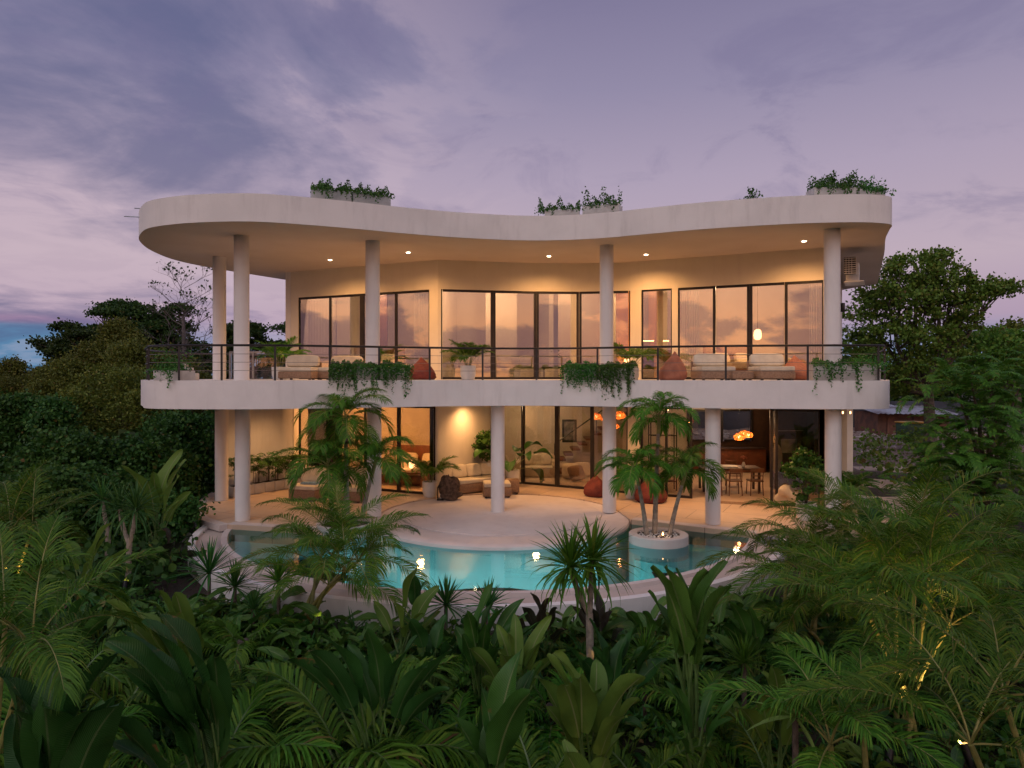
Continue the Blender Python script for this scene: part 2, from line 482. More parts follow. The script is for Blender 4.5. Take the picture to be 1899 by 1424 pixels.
# water: fresnel mirror over a tinted clear body, small ripples
m, t, b, out = newmat('pool_water')
c = t.node('ShaderNodeTexCoord').outputs['Object']
mp = t.node('ShaderNodeMapping'); mp.inputs['Scale'].default_value = (1, 1.6, 1); t.l.new(c, mp.inputs[0])
bn = t.node('ShaderNodeBump'); bn.inputs['Strength'].default_value = .05; bn.inputs['Distance'].default_value = .04
t.l.new(t.noise(mp.outputs[0], 3.0, 3, .5), bn.inputs['Height'])
g = t.node('ShaderNodeBsdfGlossy'); g.inputs['Roughness'].default_value = .03; t.l.new(bn.outputs[0], g.inputs['Normal'])
tr = t.node('ShaderNodeBsdfTransparent'); tr.inputs[0].default_value = (.38, .93, .95, 1)
fr = t.node('ShaderNodeFresnel'); fr.inputs[0].default_value = 1.33; t.l.new(bn.outputs[0], fr.inputs['Normal'])
mx = t.node('ShaderNodeMixShader'); t.l.new(t.math('MULTIPLY', fr.outputs[0], 1.0, clamp=True), mx.inputs[0])
t.l.new(tr.outputs[0], mx.inputs[1]); t.l.new(g.outputs[0], mx.inputs[2]); t.l.new(mx.outputs[0], out.inputs[0])
M['water'] = m

def smooth_poly(pts, n=6, closed=True):
    pts = [Vector((p[0], p[1])) for p in pts]; m_ = len(pts); o = []
    rng = range(m_) if closed else range(m_ - 1)
    for i in rng:
        if closed: a, b_, c_, d = pts[(i - 1) % m_], pts[i], pts[(i + 1) % m_], pts[(i + 2) % m_]
        else: a, b_, c_, d = pts[max(i - 1, 0)], pts[i], pts[i + 1], pts[min(i + 2, m_ - 1)]
        for k in range(n):
            u = k / n
            q = .5 * ((2 * b_) + (c_ - a) * u + (2 * a - 5 * b_ + 4 * c_ - d) * u * u + (-a + 3 * b_ - 3 * c_ + d) * u ** 3)
            o.append((q.x, q.y))
    if not closed: o.append(tuple(pts[-1]))
    return o

def offset_line(pts, d):
    """offset an open polyline to its left by d"""
    o = []
    for i, p in enumerate(pts):
        p = Vector(p)
        dirs = []
        if i > 0: dirs.append((p - Vector(pts[i - 1])).normalized())
        if i < len(pts) - 1: dirs.append((Vector(pts[i + 1]) - p).normalized())
        n_ = Vector((0, 0))
        for q in dirs: n_ += Vector((-q.y, q.x))
        n_.normalize()
        k = 1.0 / max(.5, n_.dot(Vector((-dirs[0].y, dirs[0].x))))
        o.append(tuple(p + n_ * d * k))
    return o

def hit(line, px):
    """where the sight line of column px meets a plan polyline"""
    r = (px - CX) / F
    for a, b_ in zip(line[:-1], line[1:]):
        fa, fb = a[0] - r * a[1], b_[0] - r * b_[1]
        if fa * fb <= 0 and fa != fb:
            k = fa / (fa - fb)
            return (a[0] + (b_[0] - a[0]) * k, a[1] + (b_[1] - a[1]) * k)
    return (r * line[-1][1], line[-1][1])

def sub_line(line, p0, p1):
    """piece of a plan polyline between the sight lines p0..p1"""
    a, b_ = hit(line, p0), hit(line, p1)
    mid = [q for q in line if (p0 + .5) < CX + F * q[0] / q[1] < (p1 - .5)]
    return [a] + mid + [b_]

# ================================================================ GROUND
def gh(x, y):
    """ground height"""
    def ss(v, a, b_):
        k = min(1, max(0, (v - a) / (b_ - a))); return k * k * (3 - 2 * k)
    h = -.54 - .50 * ss(y, 11.3, 8.8) - .9 * ss(y, 9.5, 4) - 1.2 * ss(y, 5, -4)
    h += .40 * ss(x, 5.5, 8) * ss(y, 12.5, 17)            # bank up to the terrace on the right
    h += .15 * ss(x, 8, 12) * ss(y, 18, 24)
    h -= 3.5 * ss(x, -9.5, -26) * ss(y, 8, 22)            # valley on the left
    h -= 9 * ss(x, -22, -90)
    h -= 6 * ss(y, 70, 260)
    h += .07 * math.sin(x * 1.7 + y * .6) + .05 * math.sin(x * .9 - y * 2.1)
    return h
def axis(a, b_, n, far):
    v = list(np.linspace(a, b_, n)); st = (b_ - a) / (n - 1)
    lo, hi, s_ = v[0], v[-1], st
    pre, post = [], []
    while hi < far:
        s_ *= 1.25; hi += s_; lo -= s_; pre.append(lo); post.append(hi)
    return pre[::-1] + v + post
xs, ys = axis(-24, 26, 101, 3000), axis(-8, 50, 100, 3000)
mb = MB(); nx = len(xs)
mb.add([(x, y, gh(x, y)) for y in ys for x in xs],
       [(j * nx + i, j * nx + i + 1, (j + 1) * nx + i + 1, (j + 1) * nx + i) for j in range(len(ys) - 1) for i in range(nx - 1)
        if not (-6.9 < xs[i] < 5.6 and 12.9 < ys[j] < 24 and (xs[i] + .5) ** 2 + (ys[j] - 18.4) ** 2 < 5.3 ** 2)])
m, t, b, out = newmat('garden_soil')
c = t.node('ShaderNodeTexCoord').outputs['Object']
n = t.noise(c, 1.3, 8, .65); n2 = t.noise(c, 9, 5, .7)
k = t.mix(t.sstep(n, .4, .65), rgb(.045, .028, .02), rgb(.028, .038, .018))
sp = t.node('ShaderNodeSeparateXYZ'); t.l.new(c, sp.inputs[0])
bare = t.math('MULTIPLY', t.math('MULTIPLY', t.sstep(sp.outputs[1], 25, 28), t.sstep(sp.outputs[1], 52, 48)), t.sstep(sp.outputs[0], 6, 9))
k = t.mix(bare, k, t.mix(t.sstep(n2, .5, .62), rgb(.20, .13, .10), rgb(.36, .30, .27)))
k = t.mix(t.math('MULTIPLY', t.sstep(n2, .6, .68), .35), k, rgb(.12, .10, .085))
t.l.new(k, b.inputs['Base Color']); b.inputs['Roughness'].default_value = .95
bn = t.node('ShaderNodeBump'); bn.inputs['Strength'].default_value = .9; bn.inputs['Distance'].default_value = .06
t.l.new(n2, bn.inputs['Height']); t.l.new(bn.outputs[0], b.inputs['Normal'])
struct(mb.build('ground', m, angle=None))

# ================================================================ TERRACE
UP = [(-7.7, 24.0), (-2.31, 21.5), (.55, 22.1), (2.0, 22.2), (3.6, 22.0), (5.4, 21.1), (9.05, 19.35)]
LO = [(-7.6, 23.95), (-2.33, 21.6), (-.75, 24.2), (.31, 23.95), (2.6, 22.66), (3.65, 22.0), (5.4, 21.1), (9.05, 19.35)]
PC = (-.3, 18.75)          # centre of the round deck in the pool
PR = 3.45
terr = smooth_poly([(-7.2, 17.45), (-8.1, 18.3), (-8.85, 19.6), (-9.25, 21), (-9.5, 22.5), (-9.6, 25)], 6, False)
terr += [(-9.6, 28.6), (16.5, 28.6), (15.2, 24.5), (12.6, 21.0), (9.9, 18.0), (9.3, 16.9), (5.75, 16.45), (3.1, 18.02)]
a0 = math.atan2(18.02 - PC[1], 3.1 - PC[0])
terr += [(PC[0] + 3.3 * math.cos(a_), PC[1] + 3.3 * math.sin(a_)) for a_ in np.linspace(R(12), R(168), 22)]
terr += [(-3.75, 17.6), (-4.4, 16.75)]
mb = MB().prism(terr, -1.7, 0.0)
struct(mb.build('terrace', M['terrace']))
# pale coping along the pool side
def band(line, d0, d1, z0, z1):
    return MB().prism(offset_line(line, d0) + offset_line(line, d1)[::-1], z0, z1)
pool = thing('swimming_pool', 'curved turquoise infinity pool with pale plaster rim below the terrace', 'pool', (-.5, 18.6, 0))
ce = smooth_poly([(5.78, 16.43), (4.5, 17.2), (3.1, 18.0)], 5, False)
band([(5.8, 16.43), (3.12, 18.03)], -.02, -.3, -.3, .006).build('coping', M['plaster'], pool)
band([(-4.35, 16.74), (-7.2, 17.43)], -.02, -.3, -.3, .006).build('coping', M['plaster'], pool)
# round deck, one step lower than the terrace
mb = MB()
mb.lathe((PC[0], PC[1], 0), [(PR, -1.5), (PR, -.12), (PR - .02, -.06), (PR - .06, -.035), (PR - .32, -.035), (PR - .36, -.045), (0.01, -.045)], 96)
mb.build('round_deck', M['plaster'], pool)
mb = MB()
mb.lathe((PC[0], PC[1] + .35, 0), [(2.75, -.044), (2.75, -.012), (2.70, -.004), (.01, -.004)], 80)
mb.build('deck_step', M['plaster'], pool)
PW = (-.5, 18.6)
def rr(a_):
    cth = math.cos(a_); return 6.2 + (.5 if cth < 0 else .35) * cth * cth
AR = [R(a_) for a_ in np.linspace(184, 343, 90)]
def arc(d): return [(PW[0] + (rr(a_) + d) * math.cos(a_), PW[1] + (rr(a_) + d) * math.sin(a_)) for a_ in AR]
def ring(d0, d1, z0, z1): return MB().prism(arc(d0) + arc(d1)[::-1], z0, z1)
ring(0, .14, -1.5, -.115).build('inner_rim', M['plaster'], pool)
ring(.138, .68, -1.5, -.19).build('gutter', M['gutter'], pool)
ring(.678, .84, -1.9, -.12).build('outer_rim', M['stucco'], pool)
# basin
MB().prism(arc(.02) + [(5.9, 19), (-7, 19)], -1.5, -1.35).build('basin_floor', M['basin'], pool)
M['paleaqua'] = pm('pale_aqua_mosaic', rgb(.50, .66, .62), rgb(.42, .58, .55), 14, .4, .1, 40)
def shelf(a1, a2, w_, z):
    aa = [R(a_) for a_ in np.linspace(a1, a2, 30)]
    return MB().prism([(PW[0] + (rr(a_) + .01) * math.cos(a_), PW[1] + (rr(a_) + .01) * math.sin(a_)) for a_ in aa] +
                      [(PW[0] + (rr(a_) - w_) * math.cos(a_), PW[1] + (rr(a_) - w_) * math.sin(a_)) for a_ in aa[::-1]], -1.36, z)
shelf(184, 212, 2.6, -.42).build('shelf', M['paleaqua'], pool)
shelf(318, 343, 2.0, -.42).build('shelf', M['paleaqua'], pool)
shelf(200, 335, .35, -.5).build('bench', M['basin'], pool)
wl = arc(.015)
mb = MB().prism(wl + [(5.9, 18.4), (-7, 18.4)], -.16, -.125, bottom=False, sides=False)
struct(mb.build('pool_water', M['water'], smooth=False))
for i, a_ in enumerate((192, 206, 222, 243, 262, 281, 300, 318, 334)):  # outermost pair of lamps added to brighten the pool ends
    r_ = rr(R(a_)) - .45; x_, y_ = PW[0] + r_ * math.cos(R(a_)), PW[1] + r_ * math.sin(R(a_))
    spot_light('pool_lamp_light', (x_, y_, -.62), (PW[0] + .3 * (x_ - PW[0]), PW[1] - 2.5, -1.45), (170, 110, 80, 66, 62, 66, 80, 110, 170)[i], (.62, .95, 1), 150, 1, .04, pool)
# low wall at the pool's right end and rubble wall under the left of the terrace
wt = thing('end_wall', 'short dark stone wall closing the right end of the pool', 'wall', (5.9, 16.3, -.5))
MB().box((6.02, 16.22, -.70), (.5, .16, 1.38), R(-35), .01).build('wall_body', M['stone'], wt)
rw = thing('retaining_wall', 'curved rubble stone wall carrying the left end of the terrace', 'wall', (-9, 20, -.5))
ol = [(p[0], p[1]) for p in terr[:31]]
MB().prism(offset_line(ol, .02) + offset_line(ol, .14)[::-1], -2.2, -.16).build('wall_body', M['stone'], rw)
MB().prism(offset_line(ol, -.05) + offset_line(ol, .2)[::-1], -.155, .004).build('cap', M['plaster'], rw)

# ================================================================ VILLA
villa = thing('villa', 'two storey curved white villa with deep round roof and lit glass doors', 'house', (0, 22, 0))
roofo = smooth_poly([(-9.55, 17.7), (-8.9, 16.9), (-7.9, 16.4), (-6.9, 16.2), (-5.95, 16.2), (-4.85, 16.55), (-3.7, 17.05), (-2.9, 17.45),
                     (-1.55, 18.0), (.05, 18.4), (1.25, 18.4), (2.42, 18.1), (3.45, 17.6), (4.75, 17.0), (6.15, 16.55), (7.2, 16.32), (8.1, 16.25),
                     (8.7, 16.33), (9.1, 16.55), (9.35, 17.1), (9.85, 18.2), (10.9, 20.2), (12.3, 23), (14.3, 27.0)], 5, False)
roofo += [(13.9, 29), (-7.5, 29)] + smooth_poly([(-8.0, 26.9), (-9.1, 24.9), (-10.0, 23.2), (-10.5, 21.6), (-10.4, 19.9), (-9.98, 18.5), (-9.55, 17.7)], 5, False)[:-1]
MB().prism(roofo, 7.37, 8.03).build('roof', M['stucco'], villa, angle=25)
balo = smooth_poly([(-9.55, 17.9), (-9.15, 17.2), (-8.5, 16.75), (-7.3, 16.55), (-6.0, 16.6), (-4.5, 17.05), (-3.2, 17.55), (-1.8, 18.15), (-.4, 18.5),
                    (.9, 18.5), (2.1, 18.2), (3.3, 17.65), (4.8, 17.1), (6.3, 16.78), (7.8, 16.6), (8.7, 16.63), (9.12, 16.8), (9.4, 17.2), (9.95, 18.2),
                    (10.9, 20.1), (12.2, 22.9), (13.9, 26.6)], 5, False)
balo += [(13.6, 28.8), (-7.6, 28.8)] + smooth_poly([(-8.3, 26.6), (-9.6, 24.6), (-10.5, 22.6), (-10.75, 20.7), (-10.4, 19.4), (-9.98, 18.6), (-9.55, 17.9)], 5, False)[:-1]
M['soffit'] = pm('soffit_painted_shade', rgb(.68, .56, .47), rgb(.64, .52, .43), .8, .8)  # warm brown shade under the white roof, put into the colour
MB().prism(roofo, 7.364, 7.368, sides=False, top=False).build('soffit', M['soffit'], villa, smooth=False)  # thin sheet added below the roof to carry the painted shade
MB().prism(balo, 2.95, 3.64).build('balcony_slab', M['stucco'], villa, angle=25)

def colm(px, Y, z0, z1, r=.19):
    x = (px - CX) / F * Y
    mb = MB(); mb.lathe((x, Y, 0), [(r, z0), (r, z1)], 32)
    mb.build('column', M['stucco'], villa)
for px, Y in ((411, 20.85), (450, 17.95), (694, 18.6), (923, 19.15), (1130, 19.15), (1322, 17.55), (1545, 17.1)): colm(px, Y, -.02, 3.0)
for px, Y in ((407, 21.0), (448, 17.85), (691, 18.55), (1125, 19.15), (1543, 17.05)): colm(px, Y, 3.6, 7.42)
MB().box((12.45, 25.75, 1.5), (.35, .35, 3.0), R(30)).build('column', M['cream'], villa)

def wallrun(name, line, thick, z0, z1, mat):
    return MB().prism(list(line) + offset_line(line, thick)[::-1], z0, z1).build(name, mat, villa)
TH = .22
# upper storey
wallrun('lintel', UP, TH, 6.46, 7.40, M['cream'])
for a_, b_ in ((539.2, 553), (796, 818), (1169, 1189), (1246, 1257), (1527, 1548)):
    wallrun('pier', sub_line(UP, a_, b_), TH, 3.6, 6.462, M['cream'])
wallrun('side_wall', [(9.05 + .1, 19.35 + .2), (13.2, 27.6)], TH, 3.6, 7.40, M['stucco'])
wallrun('side_wall', [(-7.0, 28), (-7.68, 24.03)], -TH, 3.6, 7.40, M['stucco'])
wallrun('back_wall', [(-7.0, 27.6), (13.0, 27.6)], TH, 3.6, 7.40, M['inner'])
wallrun('partition', [(-2.45, 21.75), (-2.2, 27.55)], .15, 3.6, 7.40, M['inner'])
wallrun('partition', [(1.5, 22.45), (1.5, 25.2), (3.3, 25.9)], .15, 3.6, 7.40, M['inner'])
wallrun('partition', [(4.75, 21.7), (5.6, 27.55)], .15, 3.6, 7.40, M['ochre'])
MB().box((-.4, 25.5, 5.5), (1.15, .12, 3.7), R(4)).build('partition', M['inner'], villa)
MB().box((4.1, 25.4, 5.5), (.5, .4, 3.7), 0).build('partition', M['ochre'], villa)
MB().box((-5.0, 25.6, 5.5), (.75, .2, 3.7), 0).build('partition', M['redwood'], villa)
# lower storey
wallrun('lintel', LO, TH, 2.80, 2.96, M['cream'])
for a_, b_ in ((807.5, 813.5), (1164, 1187)):
    wallrun('pier', sub_line(LO, a_, b_), TH, -.02, 2.802, M['cream'])
wallrun('front_wall', sub_line(LO, 814, 910), TH, -.02, 2.802, M['cream'])
wallrun('front_wall', [(-9.15, 22.0), (-7.62, 23.98)], TH, -.02, 2.97, M['stucco'])
wallrun('pier', sub_line(LO, 1528, 1548), TH, -.02, 2.802, M['darkwood'])
wallrun('side_wall', [(9.15, 19.55), (13.2, 27.6)], TH, -.02, 2.97, M['cream'])
wallrun('side_wall', [(-7.0, 28), (-7.6, 24.05)], -TH, -.02, 2.97, M['stucco'])
wallrun('partition', [(-2.2, 22.05), (-1.9, 27.55)], .15, -.02, 2.97, M['inner'])
wallrun('partition', [(3.9, 22.3), (4.9, 27.55)], .15, -.02, 2.97, M['inner'])
# lower back wall with a long window over the kitchen counter
zl, zh = 1.15, 2.42
wallrun('back_wall', [(-7.0, 27.5), (7.0, 27.5)], TH, -.02, 2.97, M['inner'])
MB().prism([(7.0, 27.5), (13, 27.5), (13, 27.72), (7.0, 27.72)], -.02, zl).build('back_wall', M['darkwood'], villa)
MB().prism([(7.0, 27.5), (13, 27.5), (13, 27.72), (7.0, 27.72)], zh, 2.97).build('back_wall', M['inner'], villa)
MB().prism([(9.55, 27.5), (13, 27.5), (13, 27.72), (9.55, 27.72)], zl - .002, zh + .002).build('back_wall', M['darkwood'], villa)
MB().prism([(9.72, 22.2), (9.84, 22.2), (10.4, 27.3), (10.2, 27.3)], 0, 2.97).build('partition', M['darkwood'], villa)

def bar(mb, a, b_, w_, z0, z1, d=.07, off=0.0):
    """upright box along a plan segment"""
    a, b_ = Vector(a), Vector(b_); t_ = (b_ - a); L = t_.length; t_.normalize()
    c_ = (a + b_) / 2 + Vector((-t_.y, t_.x)) * off
    mb.box((c_.x, c_.y, (z0 + z1) / 2), (L, d, z1 - z0), math.atan2(t_.y, t_.x))

def window(line, pxs, z0, z1, glass, thick=(), fr=.055, name='window', inset=.06, lowbar=True):
    for i in range(len(pxs) - 1):
        a, b_ = Vector(hit(line, pxs[i])), Vector(hit(line, pxs[i + 1]))
        t_ = (b_ - a); L = t_.length; t_.normalize(); n_ = Vector((-t_.y, t_.x))
        a = a + n_ * inset; b_ = b_ + n_ * inset
        mb = MB(); ang = math.atan2(t_.y, t_.x)
        wa = .075 if i in thick else fr / 2 + .008
        wb = .075 if (i + 1) in thick else fr / 2 + .008
        g_ = .0015
        def up(p, w_, sgn):
            c_ = p + t_ * sgn * (w_ / 2 + g_)
            mb.box((c_.x, c_.y, (z0 + z1) / 2), (w_, .075, z1 - z0 - .004), ang)
        up(a, wa, 1); up(b_, wb, -1)
        hw = fr if not thick else fr + .02
        for zc in (z1 - hw / 2, z0 + hw / 2):
            c_ = (a + b_) / 2
            mb.box((c_.x, c_.y, zc), (L - wa - wb - .004, .07, hw), ang)
        wob = mb.build(name, M['frame'], villa, smooth=False)
        c_ = (a + b_) / 2
        pb = MB().box((c_.x, c_.y, (z0 + z1) / 2), (L - wa - wb, .012, z1 - z0 - 2 * hw), ang)
        p_ = pb.build('pane', glass, villa, smooth=False)
        p_.parent = wob
window(UP, [553, 611, 670, 733, 796], 3.64, 6.462, M['glass_up'], (2,))
window(UP, [818, 915, 995, 1074, 1168.5], 3.64, 6.462, M['glass_up'], (1, 2, 3))
window(UP, [1189.5, 1246], 3.64, 6.462, M['glass_up'])
window(UP, [1257.5, 1324, 1390, 1458, 1527], 3.64, 6.462, M['glass_up'], (2,))
window(LO, [553, 616, 676, 737], 0, 2.802, M['glass_lo'], (1,), name='glass_door')
window(LO, [737, 807.5], 0, 2.802, M['glass_lo'], (0, 1), name='glass_door')
window(LO, [910.5, 968], 0, 2.802, M['glass_lo'], (), name='glass_door')
window(LO, [968, 1032, 1098], 0, 2.802, M['glass_lo'], (0, 1, 2), name='glass_door')
window(LO, [1098, 1163.5], 0, 2.802, M['glass_lo'], (), name='glass_door')
window(LO, [1187, 1235, 1283], 0, 2.802, M['glass_lo'], (0, 2), name='glass_door')
window(LO, [1428, 1440, 1520], 0, 2.802, M['glass_lo'], (0,), name='glass_door')
# kitchen window frame
mb = MB()
wx = [7.0, 8.35, 9.55]
for i in range(2):
    for z_ in (zl + .04, zh - .04): mb.box(((wx[i] + wx[i + 1]) / 2, 27.46, z_), (wx[i + 1] - wx[i] - .17, .06, .08))
for x_ in wx: mb.box((x_, 27.458, (zl + zh) / 2), (.085, .065, zh - zl))
kw = mb.build('window', M['frame'], villa, smooth=False)
MB().box((8.28, 27.5, (zl + zh) / 2), (2.5, .01, zh - zl - .1)).build('pane', M['glass_lo'], villa).parent = kw

# ---------------------------------------------------------------- balcony railing
rail_line = offset_line([p for p in smooth_poly([(-8.9, 25.6), (-10.0, 24.0), (-10.6, 22.4), (-10.75, 20.7), (-10.4, 19.4), (-9.98, 18.6), (-9.55, 17.9), (-9.15, 17.2), (-8.5, 16.75), (-7.3, 16.55), (-6.0, 16.6), (-4.5, 17.05),
                  (-3.2, 17.55), (-1.8, 18.15), (-.4, 18.5), (.9, 18.5), (2.1, 18.2), (3.3, 17.65), (4.8, 17.1), (6.3, 16.78), (7.8, 16.6),
                  (8.7, 16.63), (9.12, 16.8), (9.4, 17.2), (9.95, 18.2), (10.9, 20.1), (12.2, 22.9)], 5, False)], .1)
rl = thing('balcony_railing', 'dark metal balcony railing with thin horizontal cables along the upper floor', 'railing', (0, 17.5, 3.64))
ZR = 4.49
mb = MB(); mb.tube([(p[0], p[1], ZR) for p in rail_line], .028, 6); mb.build('top_rail', M['rail'], rl)
for dz in (.24, .44, .64):
    MB().tube([(p[0], p[1], 3.64 + dz) for p in rail_line], .007, 4).build('cable', M['cable'], rl)
front_part = [p for p in rail_line if p[1] < 18.9 and -9.9 < p[0] < 9.5]
def post(p):
    MB().box((p[0], p[1], (3.625 + ZR - .02) / 2), (.05, .05, ZR - .02 - 3.625), math.atan2(p[1], p[0]) + PI / 2).build('post', M['rail'], rl)
for px in (276, 332, 411, 510, 611.5, 703, 797, 895, 995, 1108, 1220, 1346, 1498, 1629): post(hit(front_part, px))
for i in (3, 11, 19): post(rail_line[i])
for i in (-4, -10): post(rail_line[i])

# ---------------------------------------------------------------- soffit downlights
names = ['soffit downlight nearest the left corner of the upper wall', 'soffit downlight right of the second upper column', 'soffit downlight above the middle of the upper glass doors',
         'soffit downlight just right of the third upper column', 'soffit downlight beside the rightmost upper column']
for (px, py), lb_ in zip(((612, 481), (757, 467), (1018, 474), (1198, 471), (1491, 446)), names):
    p = P(px, py, F * (7.37 - E) / (HY - py))
    d = thing('downlight', 'small round ' + lb_, 'ceiling light', p, 'downlights in the roof soffit')
    MB().lathe(p, [(.085, -.018), (.085, -.004)], 20).build('trim_ring', M['whitepot'], d)
    MB().lathe(p, [(.055, -.026), (.055, -.0185)], 16).build('lens', M['down'], d)
    spot_light('downlight_lamp', p + Vector((0, 0, -.04)), p + Vector((0, .25, -3)), 380, (1, .50, .18), 150, 1.0, .05, d)
# lower soffit downlights (under the balcony)
for i, (x_, y_) in enumerate(((-5.0, 21.2), (-1.2, 22.4), (1.6, 21.6), (4.4, 20.2), (7.0, 18.9), (-7.4, 21.9))):
    nm = ['in front of the bedroom doors', 'over the cream terrace sofa', 'before the living room doors', 'before the shelf window', 'before the open dining room', 'over the towel lounger'][i]
    d = thing('downlight', 'recessed light under the balcony ' + nm, 'ceiling light', (x_, y_, 2.95), 'downlights under the balcony')
    MB().lathe((x_, y_, 2.95), [(.08, -.012), (.08, .0)], 20).build('trim_ring', M['whitepot'], d)
    MB().lathe((x_, y_, 2.95), [(.05, -.018), (.05, -.0125)], 16).build('lens', M['down'], d)
    pw = (60, 170, 190, 190, 190, 150)[i]
    spot_light('downlight_lamp', (x_, y_, 2.90), (x_ + .1, y_ + .2, 0), pw, (1, .50, .19), 150, 1.0, .05, d)
# room lights (ceiling lamps inside)
for i, (x_, y_, z_, pw) in enumerate(((-5.0, 24.6, 6.9, 70), (-.6, 23.9, 6.9, 65), (2.7, 24.0, 6.9, 60), (5.2, 23.6, 6.7, 55), (8.3, 23.2, 6.9, 85), (4.0, 26.6, 6.7, 25),
                                     (-5.4, 25.2, 2.6, 90), (-3.2, 24.2, 2.6, 60), (.9, 25.6, 2.6, 38), (4.2, 24.5, 2.6, 12), (7.2, 24.0, 2.6, 26), (8.4, 25.8, 2.6, 20))):
    nm = ['upper left bedroom', 'upper lounge sofa', 'upper lounge table', 'narrow upper room', 'upper right bedroom', 'upper corridor', 'lower bedroom bed', 'lower bedroom entrance',
          'staircase hall', 'shelf corner', 'dining table', 'kitchen counter'][i]
    d = thing('ceiling_lamp', 'round ceiling lamp of the ' + nm + ' inside the villa', 'ceiling light', (x_, y_, z_ + .3))
    zt = 7.37 if z_ > 4 else 2.95
    MB().lathe((x_, y_, zt), [(.07, -.03), (.09, 0)], 16).build('lamp_body', M['whitepot'], d)
    point_light('ceiling_lamp_light', (x_, y_, z_), pw * (1.7 if z_ < 4 else 1.9), (1, .44, .13) if i in (6, 7) else (1, .64, .34), .12, d)

# ================================================================ FOLIAGE BUILDERS
def leaf_arrays(centers, size, rnd, flat=0.0, asp=.45, fold=.25):
    """one small folded leaf (two triangles-pairs) at every centre -> vertex array, face array"""
    n = len(centers)
    d = rnd.normal(size=(n, 3)); d[:, 2] *= (1 - flat); d[:, 2] -= .25
    d /= np.linalg.norm(d, axis=1)[:, None]
    u = rnd.normal(size=(n, 3)); u[:, 2] *= (1 - flat)
    u -= d * (u * d).sum(1)[:, None]; u /= np.linalg.norm(u, axis=1)[:, None]
    nn = np.cross(d, u)
    s = size * rnd.uniform(.6, 1.3, n)[:, None]
    a = centers - d * s * .5; b_ = centers + d * s * .5
    o1 = u * s * asp + nn * s * asp * fold; o2 = -u * s * asp + nn * s * asp * fold
    q1, q2 = centers - d * s * .22, centers + d * s * .14
    v = np.stack([a, q1 + o1 * .8, q2 + o1 * .85, b_, q2 + o2 * .85, q1 + o2 * .8], 1).reshape(-1, 3)
    k = np.arange(n)[:, None] * 6
    f = np.concatenate([k + np.array([[0, 1, 2, 3]]), k + np.array([[3, 4, 5, 0]])], 1).reshape(-1, 4)
    return v, f

def mesh_np(name, v, f, mat, parent=None):
    """quads only"""
    o = ORI.get(parent.name, Vector((0, 0, 0))) if parent is not None else Vector((0, 0, 0))
    v = np.asarray(v, dtype=np.float32) - np.array(o, dtype=np.float32)
    me = bpy.data.meshes.new(name)
    me.vertices.add(len(v)); me.vertices.foreach_set('co', v.ravel())
    me.loops.add(f.size); me.loops.foreach_set('vertex_index', f.ravel().astype(np.int32))
    me.polygons.add(len(f)); me.polygons.foreach_set('loop_start', (np.arange(len(f)) * 4).astype(np.int32))
    me.update(calc_edges=True); me.validate()
    me.materials.append(mat)
    ob = bpy.data.objects.new(name, me); col.objects.link(ob)
    if parent is not None: ob.parent = parent
    ORI[ob.name] = o.copy()
    return ob

def clumps(lobes, per, sub, spread, rnd, up=.35):
    """leaf centres gathered in sub-clumps near the surface of ellipsoid lobes"""
    out_ = []
    for (c_, r_, k) in lobes:
        ns = int(sub * k)
        d = rnd.normal(size=(ns, 3)); d[:, 2] += up; d /= np.linalg.norm(d, axis=1)[:, None]
        rad = rnd.uniform(.35, 1.0, ns) ** .5
        cc = np.array(c_) + d * np.array(r_) * rad[:, None]
        sp = spread * rnd.uniform(.5, 1.4, ns)
        q = cc[:, None, :] + rnd.normal(size=(ns, per, 3)) * sp[:, None, None] * np.array([1, 1, .6])
        out_.append(q.reshape(-1, 3))
    return np.concatenate(out_)

GREEN = leafm('leaf_dark_green', rgb(.018, .050, .014), rgb(.045, .095, .022), rgb(.075, .12, .03))
VINE = leafm('leaf_vine', rgb(.022, .065, .022), rgb(.05, .12, .035), rgb(.08, .15, .06))
BARK = pm('bark', rgb(.12, .095, .075), rgb(.06, .045, .035), 8, .9, .8, 30)
PALEBARK = pm('ringed_pale_bark', rgb(.34, .29, .24), rgb(.2, .17, .14), 9, .8, .8, 30)
GREENSTEM = pm('yellow_green_cane', rgb(.26, .24, .07), rgb(.16, .17, .05), 6, .5, .3, 20)

